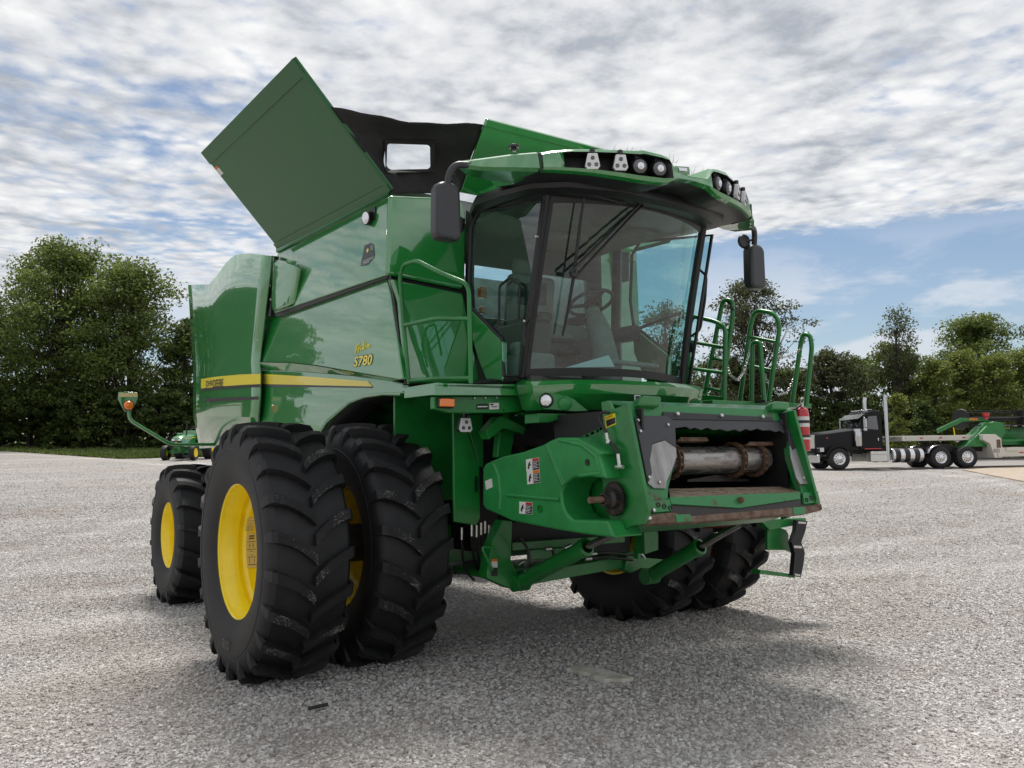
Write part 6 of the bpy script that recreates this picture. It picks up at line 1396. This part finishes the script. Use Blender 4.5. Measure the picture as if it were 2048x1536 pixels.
for s_ in (1, -1):
    a = [R(10+16*k) for k in range(11)]
    part('front_fender', TR, 'truck_paint', lambda mb: mb.grid([[Vector((WBs+0.66*math.cos(t), s_*y, 0.55+0.62*math.sin(t))) for t in a] for y in (0.62, 1.08, 1.14)]+[[Vector((WBs+0.60*math.cos(t), s_*1.15, 0.50+0.58*math.sin(t))) for t in a]]), sharp=40, solid=0.01)
    part('headlight', TR, ['chrome', 'lens'], lambda mb: (mb.box((WBs+0.80, s_*0.82, 0.98), (0.20, 0.36, 0.20), None, 0), mb.box((WBs+0.905, s_*0.82, 0.98), (0.012, 0.30, 0.15), None, 1)), bevel=0.03)
    part('side_marker', TR, 'redpaint', lambda mb: mb.box((WBs+0.4, s_*0.725, 1.55), (0.11, 0.03, 0.05)), bevel=0.01)
    part('air_cleaner', TR, 'chrome', lambda mb: (mb.lathe([(0, 1.12), (0.17, 1.13), (0.19, 1.17), (0.19, 1.9), (0.17, 1.97), (0, 2.0)], (X1+0.12, s_*1.02, 0.0), ZH, 24),), sharp=40)
    part('exhaust_stack', TR, 'chrome', lambda mb: (mb.cyl((2.62, s_*1.02, 0.62), (2.62, s_*1.02, 3.05), 0.105, 20), mb.sweep([(2.62, s_*1.02, 3.05), (2.62, s_*1.02, 3.40), (2.56, s_*1.05, 3.62)], 0.10, 18, 0.1), mb.cyl((2.62, s_*1.02, 0.42), (2.62, s_*1.02, 0.62), 0.12, 16)), sharp=40)
    ft = part('fuel_tank', TR, 'bulb', lambda mb: mb.lathe([(0, 0), (0.33, 0.01), (0.345, 0.05), (0.345, 1.5), (0.33, 1.54), (0, 1.55)], (0.92, s_*0.98, 0.66), (1, 0, 0), 32), sharp=40)
    for xx in (1.13, 1.62, 2.1): part('tank_strap', ft, 'ink', lambda mb: mb.lathe([(0.348, 0), (0.353, 0), (0.353, 0.26), (0.348, 0.26)], (xx, s_*0.98, 0.66), (1, 0, 0), 32), sharp=40)
    part('step_box', TR, 'zinc', lambda mb: (mb.box((3.15, s_*0.98, 0.62), (0.85, 0.45, 0.50)), mb.box((3.15, s_*1.22, 0.72), (0.8, 0.1, 0.03))), bevel=0.02)
    a = [R(60+15*k) for k in range(8)]
    part('rear_fender', TR, 'chrome', lambda mb: mb.grid([[Vector((0.05-0.64*math.cos(t)*-1, s_*y, 0.52+0.62*math.sin(t))) for t in [R(20), R(40), R(60), R(80), R(95)]] for y in (0.66, 1.22)]), sharp=40, solid=0.008)
    part('mirror', TR, 'chrome', lambda mb: (mb.sweep([(X1-0.2, s_*0.9, 2.55), (X1-0.1, s_*1.28, 2.55), (X1-0.1, s_*1.28, 1.85), (X1-0.2, s_*0.95, 1.85)], 0.018, 8, 0.04), mb.box((X1-0.14, s_*1.28, 2.25), (0.06, 0.20, 0.42)), mb.ball((X1-0.14, s_*1.28, 1.93), 0.10, 10)), sharp=40)
part('bumper', TR, 'chrome', lambda mb: mb.box((WBs+1.05, 0, 0.55), (0.16, 2.30, 0.42)), bevel=0.06, seg=3)
C0, C1 = X1, 2.80
def cabt(mb):
    mb.prism([(C0, 0.98, 0.95), (C0, 0.98, 2.00), (C0-0.34, 0.98, 2.72), (C0-0.5, 0.98, 2.84), (C1+0.1, 0.98, 2.86), (C1, 0.98, 2.75), (C1, 0.98, 0.95)], (0, -1.96, 0))
tc_ = part('cab', TR, 'truck_paint', cabt, bevel=0.05, seg=3)
n_ = Vector((0.72, 0, 0.34)).normalized()
part('windscreen', tc_, 'dark_glass', lambda mb: (mb.prism([(C0+0.0, 0.90, 2.06), (C0+0.0, -0.90, 2.06), (C0-0.29, -0.86, 2.66), (C0-0.29, 0.86, 2.66)], n_*0.02),))
part('windscreen_backing', tc_, 'grey_plastic', lambda mb: (mb.prism([(C0+0.0, 0.88, 2.08), (C0+0.0, -0.88, 2.08), (C0-0.28, -0.84, 2.65), (C0-0.28, 0.84, 2.65)], n_*0.008),))
part('sun_visor', tc_, 'chrome', lambda mb: mb.prism([(C0-0.25, 0.98, 2.70), (C0-0.25, -0.98, 2.70), (C0+0.06, -0.96, 2.46), (C0+0.06, 0.96, 2.46)], (0.01, 0, 0.015)), bevel=0.004)
for s_ in (1, -1):
    dr = part('door', tc_, 'truck_paint', lambda mb: mb.prism([(C0-0.10, s_*0.981, 1.05), (C0-0.10, s_*0.981, 1.98), (C0-0.38, s_*0.981, 2.66), (C1+0.22, s_*0.981, 2.68), (C1+0.14, s_*0.981, 2.5), (C1+0.14, s_*0.981, 1.05)], (0, s_*0.02, 0)), bevel=0.02)
    part('door_window', dr, 'lens', lambda mb: mb.prism([(C0-0.20, s_*1.002, 1.98), (C0-0.46, s_*1.002, 2.58), (C1+0.28, s_*1.002, 2.60), (C1+0.22, s_*1.002, 1.92)], (0, s_*0.008, 0)), bevel=0.004)
    part('door_handle', dr, 'chrome', lambda mb: mb.box((C1+0.26, s_*1.02, 1.45), (0.05, 0.03, 0.14)), bevel=0.008)
    part('door_sill', tc_, 'redpaint', lambda mb: mb.box(((C0+C1)/2-0.05, s_*1.0, 1.0), (C0-C1-0.3, 0.03, 0.05)), bevel=0.008)
for k in range(5): part('roof_light', tc_, 'bulb', lambda mb: mb.box((C0-0.52, -0.7+0.35*k, 2.90), (0.14, 0.10, 0.07)), bevel=0.02)
part('air_horn', tc_, 'chrome', lambda mb: mb.lathe([(0.03, 0), (0.035, 0.3), (0.07, 0.42)], (C0-1.0, 0.35, 2.93), (1, 0, 0), 14), sharp=40)
for s_ in (1, -1): part('air_hose', TR, 'rubber', lambda mb: mb.sweep([(2.7, 0.2*s_, 1.9), (2.3, 0.25*s_, 1.35), (1.7, 0.22*s_, 1.6), (1.0, 0.1*s_, 1.45)], 0.025, 8, 0.3), sharp=50)
# ---- trailer: gooseneck over the drive axles, then the low deck
TA = TR.rotation_euler[2]
def on_axis(x, y=0.0):
    q = tr+Vector((math.cos(TA), math.sin(TA), 0))*x+Vector((-math.sin(TA), math.cos(TA), 0))*y
    return q
tb = on_axis(-8.0); tb.z = terrain(tb.x, tb.y)
pz = tr.z-0.0
LO = thing('lowboy_trailer', Vector((tr.x, tr.y, tr.z)), 'weathered white lowboy trailer coupled behind the black truck', 'trailer', (0, R(0.3), TA))
nk = part('gooseneck', LO, 'trailer_white', lambda mb: (mb.box((-0.35, 0.45, 1.48), (4.3, 0.28, 0.26)), mb.box((-0.35, -0.45, 1.48), (4.3, 0.28, 0.26)), mb.box((-0.2, 0, 1.52), (3.9, 0.7, 0.10)), mb.box((1.72, 0, 1.48), (0.14, 1.9, 0.26)),
     mb.prism([(-2.2, 1.20, 1.62), (-2.85, 1.20, 1.62), (-3.15, 1.20, 1.40), (-3.15, 1.20, 0.45), (-2.75, 1.20, 0.45), (-2.55, 1.20, 1.15), (-2.2, 1.20, 1.35)], (0, -2.40, 0))), bevel=0.02)
dk = part('deck_beam', LO, 'trailer_white', lambda mb: (mb.prism([(-2.9, 1.25, 0.50), (-2.9, 1.25, 0.95), (-13.5, 1.25, 0.92), (-13.5, 1.25, 0.55)], (0, -0.12, 0)), mb.prism([(-2.9, -1.13, 0.50), (-2.9, -1.13, 0.95), (-13.5, -1.13, 0.92), (-13.5, -1.13, 0.55)], (0, -0.12, 0)), mb.box((-3.1, 0, 0.75), (0.2, 2.4, 0.5))), bevel=0.015)
for k in range(14): part('deck_board', LO, 'wood_deck', lambda mb: mb.box((-3.25-0.74*k, 0, 0.955), (0.72, 2.2, 0.05)), bevel=0.006)
for k, xx in enumerate((-3.6, -4.6, -5.6, -6.6)): part('stake_pocket', LO, 'trailer_white', lambda mb: mb.box((xx, 1.29, 0.88), (0.62, 0.07, 0.16)), bevel=0.008)
for xx in (-4.1, -4.9, -5.7, -6.5): part('reflector', LO, 'redpaint', lambda mb: mb.box((xx, 1.256, 0.70), (0.26, 0.012, 0.05)))
for xx in (1.5, 0.6, -0.4, -1.6): part('side_lamp', LO, 'redpaint', lambda mb: mb.box((xx, 0.60, 1.49), (0.16, 0.02, 0.06)), bevel=0.006)
part('rust_patch', LO, 'rust', lambda mb: mb.box((-2.98, 1.205, 1.15), (0.2, 0.015, 0.4)), bevel=0.003)
text_mesh('lettering', '-013', LO, 'ink', (-2.62, 1.252, 0.72), (-1, 0, 0), (0, 0, 1), 0.18, 0.36, 0.002)
for s_ in (1, -1):
    for ax_ in (-10.8, -12.2): road_wheel(LO, ax_, s_*0.95, 0.48, 0.5, s_)
part('marker_stick', LO, 'yellow_label', lambda mb: mb.cyl((-1.2, 0.5, 1.6), (-1.15, 0.5, 2.0), 0.025, 8))
# ---- grain header carried on the deck
HD = thing('grain_header', LO.location+Matrix.Rotation(TA, 3, 'Z') @ Vector((0, 0, 0.98)), 'green cutting header with black tined reel loaded on the trailer', 'header', (0, 0, TA))
part('back_panel', HD, 'green_frame', lambda mb: (mb.box((-8.6, -0.2, 0.55), (10.4, 0.10, 1.0)), mb.box((-8.6, 0.0, 0.18), (10.4, 0.8, 0.12)), mb.cyl((-3.6, 0.28, 0.28), (-13.6, 0.28, 0.28), 0.13, 16)), bevel=0.02)
part('end_divider', HD, 'green_frame', lambda mb: mb.prism([(-1.15, 0.9, 0.02), (-1.5, 0.9, 0.12), (-2.55, 0.9, 1.00), (-3.0, 0.9, 1.30), (-3.55, 0.9, 1.22), (-3.62, 0.9, 0.75), (-3.1, 0.9, 0.05)], (0, -1.0, 0)), bevel=0.05, seg=3)
part('divider_arm', HD, 'green_frame', lambda mb: (mb.prism([(-0.35, 0.5, 0.75), (-0.30, 0.5, 0.95), (-1.6, 0.5, 1.50), (-3.0, 0.5, 1.45), (-3.0, 0.5, 1.32), (-1.7, 0.5, 1.32)], (0, -0.12, 0)),), bevel=0.02)
part('reel_end', HD, 'dark', lambda mb: mb.lathe([(0, 0), (0.5, 0), (0.52, 0.03), (0.5, 0.06), (0, 0.06)], (-1.9, 0.0, 1.45), (1, 0.35, 0), 24), sharp=40)
rl = MB()
for k in range(6):
    a = R(60*k+12); y, z = 0.0+0.44*math.cos(a), 1.45+0.44*math.sin(a)
    rl.cyl((-2.2, y, z), (-13.6, y, z), 0.028, 6)
    for t in range(75): rl.cyl((-2.3-0.15*t, y, z), (-2.38-0.15*t, y+0.02, z-0.24), 0.011, 4)
rl.cyl((-2.0, 0, 1.45), (-13.6, 0, 1.45), 0.09, 12)
for xx in (-5.0, -8.0, -11.0):
    for k in range(3): a = R(60*k+12); rl.box((xx, 0, 1.45), (0.03, 0.9*abs(math.cos(a))+0.05, 0.9*abs(math.sin(a))+0.05))
rl.build('reel', 'dark', HD, sharp=40)
part('beacon', HD, 'redpaint', lambda mb: (mb.cyl((-2.75, 0.7, 1.42), (-2.75, 0.7, 1.52), 0.10, 14), mb.cyl((-2.75, 0.7, 1.54), (-2.75, 0.7, 1.72), 0.15, 16, 0, 0.18)), bevel=0.01)
part('reflector_strip', HD, 'orange_label', lambda mb: mb.box((-2.2, 0.508, 1.42), (0.45, 0.012, 0.10)))
part('reflector_strip', HD, 'orange_label', lambda mb: mb.box((-5.9, -0.14, 1.0), (0.5, 0.02, 0.10)))
part('reflector_strip', HD, 'yellow_label', lambda mb: mb.box((-4.3, -0.14, 1.0), (0.5, 0.02, 0.07)))
part('top_tube', HD, 'bulb', lambda mb: mb.cyl((-3.6, -0.1, 1.10), (-13.6, -0.1, 1.10), 0.05, 10))
part('wiring_box', HD, 'zinc', lambda mb: mb.box((-6.5, -0.10, 0.62), (0.7, 0.06, 0.42)), bevel=0.02)
gw = MB().lathe([(0.16, -0.09), (0.30, -0.11), (0.34, -0.07), (0.34, 0.07), (0.30, 0.11), (0.16, 0.09)], (-5.1, 0.72, 0.36), (0.0, 1, 0), 28).build('tyre', 'tyre', None, sharp=40)
gr_ = MB().lathe([(0.175, 0.07), (0.165, 0.09), (0.12, 0.06), (0.05, 0.065), (0.045, 0.10), (0, 0.10)], (-5.1, 0.72, 0.36), (0, 1, 0), 24).build('gauge_wheel', 'yellow', HD, sharp=40); gw.parent = gr_
# ---- dark steel rack standing behind the trailer
rk = PT(1832, 922)+HF*5.0; rk.z = terrain(rk.x, rk.y)
RK = thing('steel_rack', rk, 'dark rusty steel rack standing in front of the shrubs behind the trailer', 'rack', (0, 0, YAW-PI/2))
zs = 50.0/FPX
part('mesh_panel', RK, 'rust', lambda mb: (mb.box((0, 0, 2.1), (2.1, 0.05, 0.06)), mb.box((0, 0, 1.45), (2.1, 0.05, 0.06)), mb.box((0.02, 0.03, 1.78), (2.0, 0.02, 0.60))), bevel=0.004)
for xx in (-0.95, -0.1, 0.9): part('post', RK, 'dark', lambda mb: mb.box((xx, -0.06, 1.1), (0.10, 0.10, 2.2)), bevel=0.004)
part('base_frame', RK, 'dark', lambda mb: (mb.box((0, -0.4, 0.3), (2.2, 0.9, 0.10)), mb.box((0, -0.4, 0.75), (2.2, 0.08, 0.10))), bevel=0.004)
# ---- small tractor on the left
tq0, tq1 = PT(329, 921), PT(389, 921)
tm = (tq0+tq1)/2; tm.z = terrain(tm.x, tm.y)
fd = (CAM-tm); fd.z = 0; fd.normalize(); fd = Matrix.Rotation(R(-24), 3, 'Z') @ fd
TT = thing('tractor', tm, 'small green tractor with yellow wheels parked by the grass verge', 'tractor', (0, 0, math.atan2(fd.y, fd.x)))
for s_ in (1, -1):
    for (x, r, wd, y) in ((0, 0.40, 0.28, 0.74), (-2.1, 0.72, 0.46, 0.80)):
        y_ = s_*y
        wq_ = MB().lathe([(r*0.58, 0.0), (r*0.60, wd/2-0.01), (r*0.55, wd/2-0.03), (r*0.50, 0.04), (r*0.2, 0.03), (r*0.18, 0.08), (0, 0.08)] if s_ > 0 else [(r*0.58, 0.0), (r*0.60, -wd/2+0.01), (r*0.55, -wd/2+0.03), (r*0.50, -0.04), (r*0.2, -0.03), (r*0.18, -0.08), (0, -0.08)], (x, y_, r), (0, 1, 0), 28).build('wheel', 'yellow', TT, sharp=35)
        MB().lathe([(r*0.6, -wd/2+0.02), (r*0.8, -wd/2-0.01), (r*0.95, -wd/2+0.01), (r, -wd/2+0.06), (r, wd/2-0.06), (r*0.95, wd/2-0.01), (r*0.8, wd/2+0.01), (r*0.6, wd/2-0.02)], (x, y_, r), (0, 1, 0), 36).build('tyre', 'tyre', wq_, sharp=35)
        MB().lathe([(r*0.58, -wd/2+0.03), (r*0.5, 0.0), (0, 0.0)], (x, y_, r), (0, 1, 0), 24).build('rim_back', 'yellow', wq_, sharp=35)
def thood(mb):
    def sec(x, w_, z0, z1): return [Vector((x, a*w_, z)) for a, z in ((1, z0), (1.0, z1-0.16), (0.86, z1-0.05), (0.5, z1), (-0.5, z1), (-0.86, z1-0.05), (-1.0, z1-0.16), (-1, z0))]
    rows = [sec(0.42, 0.27, 0.78, 1.18), sec(0.32, 0.30, 0.72, 1.25), sec(-0.1, 0.33, 0.70, 1.34), sec(-1.1, 0.36, 0.70, 1.42)]
    mb.grid(rows); mb.f += [tuple(range(8))]; mb.m += [0]
th_ = part('bonnet', TT, 'green', thood, sharp=35)
part('grille', TT, 'ink', lambda mb: (mb.box((0.40, 0, 0.86), (0.10, 0.56, 0.30)),), bevel=0.03)
for s_ in (1, -1): part('headlight', TT, 'bulb', lambda mb: mb.box((0.41, s_*0.17, 1.06), (0.09, 0.18, 0.09)), bevel=0.02)
part('emblem', TT, 'stripe', lambda mb: mb.lathe([(0.035, 0), (0.03, 0.012), (0, 0.012)], (0.452, 0, 0.93), (1, 0, 0), 14))
for s_ in (1, -1): part('hood_stripe', TT, 'stripe', lambda mb: mb.prism([(0.2, s_*0.335, 1.10), (-1.0, s_*0.365, 1.20), (-1.0, s_*0.365, 1.25), (0.2, s_*0.335, 1.13)], (0, s_*0.005, 0)))
part('chassis', TT, 'green_frame', lambda mb: (mb.box((-0.1, 0, 0.45), (0.16, 1.3, 0.14)), mb.box((-0.7, 0, 0.62), (2.2, 0.36, 0.40)), mb.box((0.2, 0, 0.55), (0.4, 0.34, 0.25)), mb.box((-2.1, 0, 0.75), (0.5, 1.2, 0.4))), bevel=0.02)
part('fenders', TT, 'green', lambda mb: (mb.box((-2.0, 0.62, 1.45), (1.0, 0.5, 0.08)), mb.box((-2.0, -0.62, 1.45), (1.0, 0.5, 0.08)), mb.box((-1.3, 0, 1.35), (0.3, 0.7, 0.5))), bevel=0.03)
part('exhaust', TT, 'dark', lambda mb: mb.sweep([(-0.35, 0.20, 1.25), (-0.35, 0.20, 1.92), (-0.35, 0.32, 2.02)], 0.035, 10, 0.08), sharp=50)
part('steering_wheel', TT, 'ink', lambda mb: mb.sweep([Vector((-1.55+0.17*math.cos(2*PI*k/20)*0.7, 0.19*math.sin(2*PI*k/20), 1.72+0.12*math.cos(2*PI*k/20))) for k in range(20)], 0.014, 6, 0, 0, True), sharp=60)
part('roll_bar', TT, 'dark', lambda mb: mb.sweep([(-2.45, 0.55, 1.0), (-2.45, 0.55, 1.75), (-2.45, -0.55, 1.75), (-2.45, -0.55, 1.0)], 0.035, 8, 0.15), sharp=50)
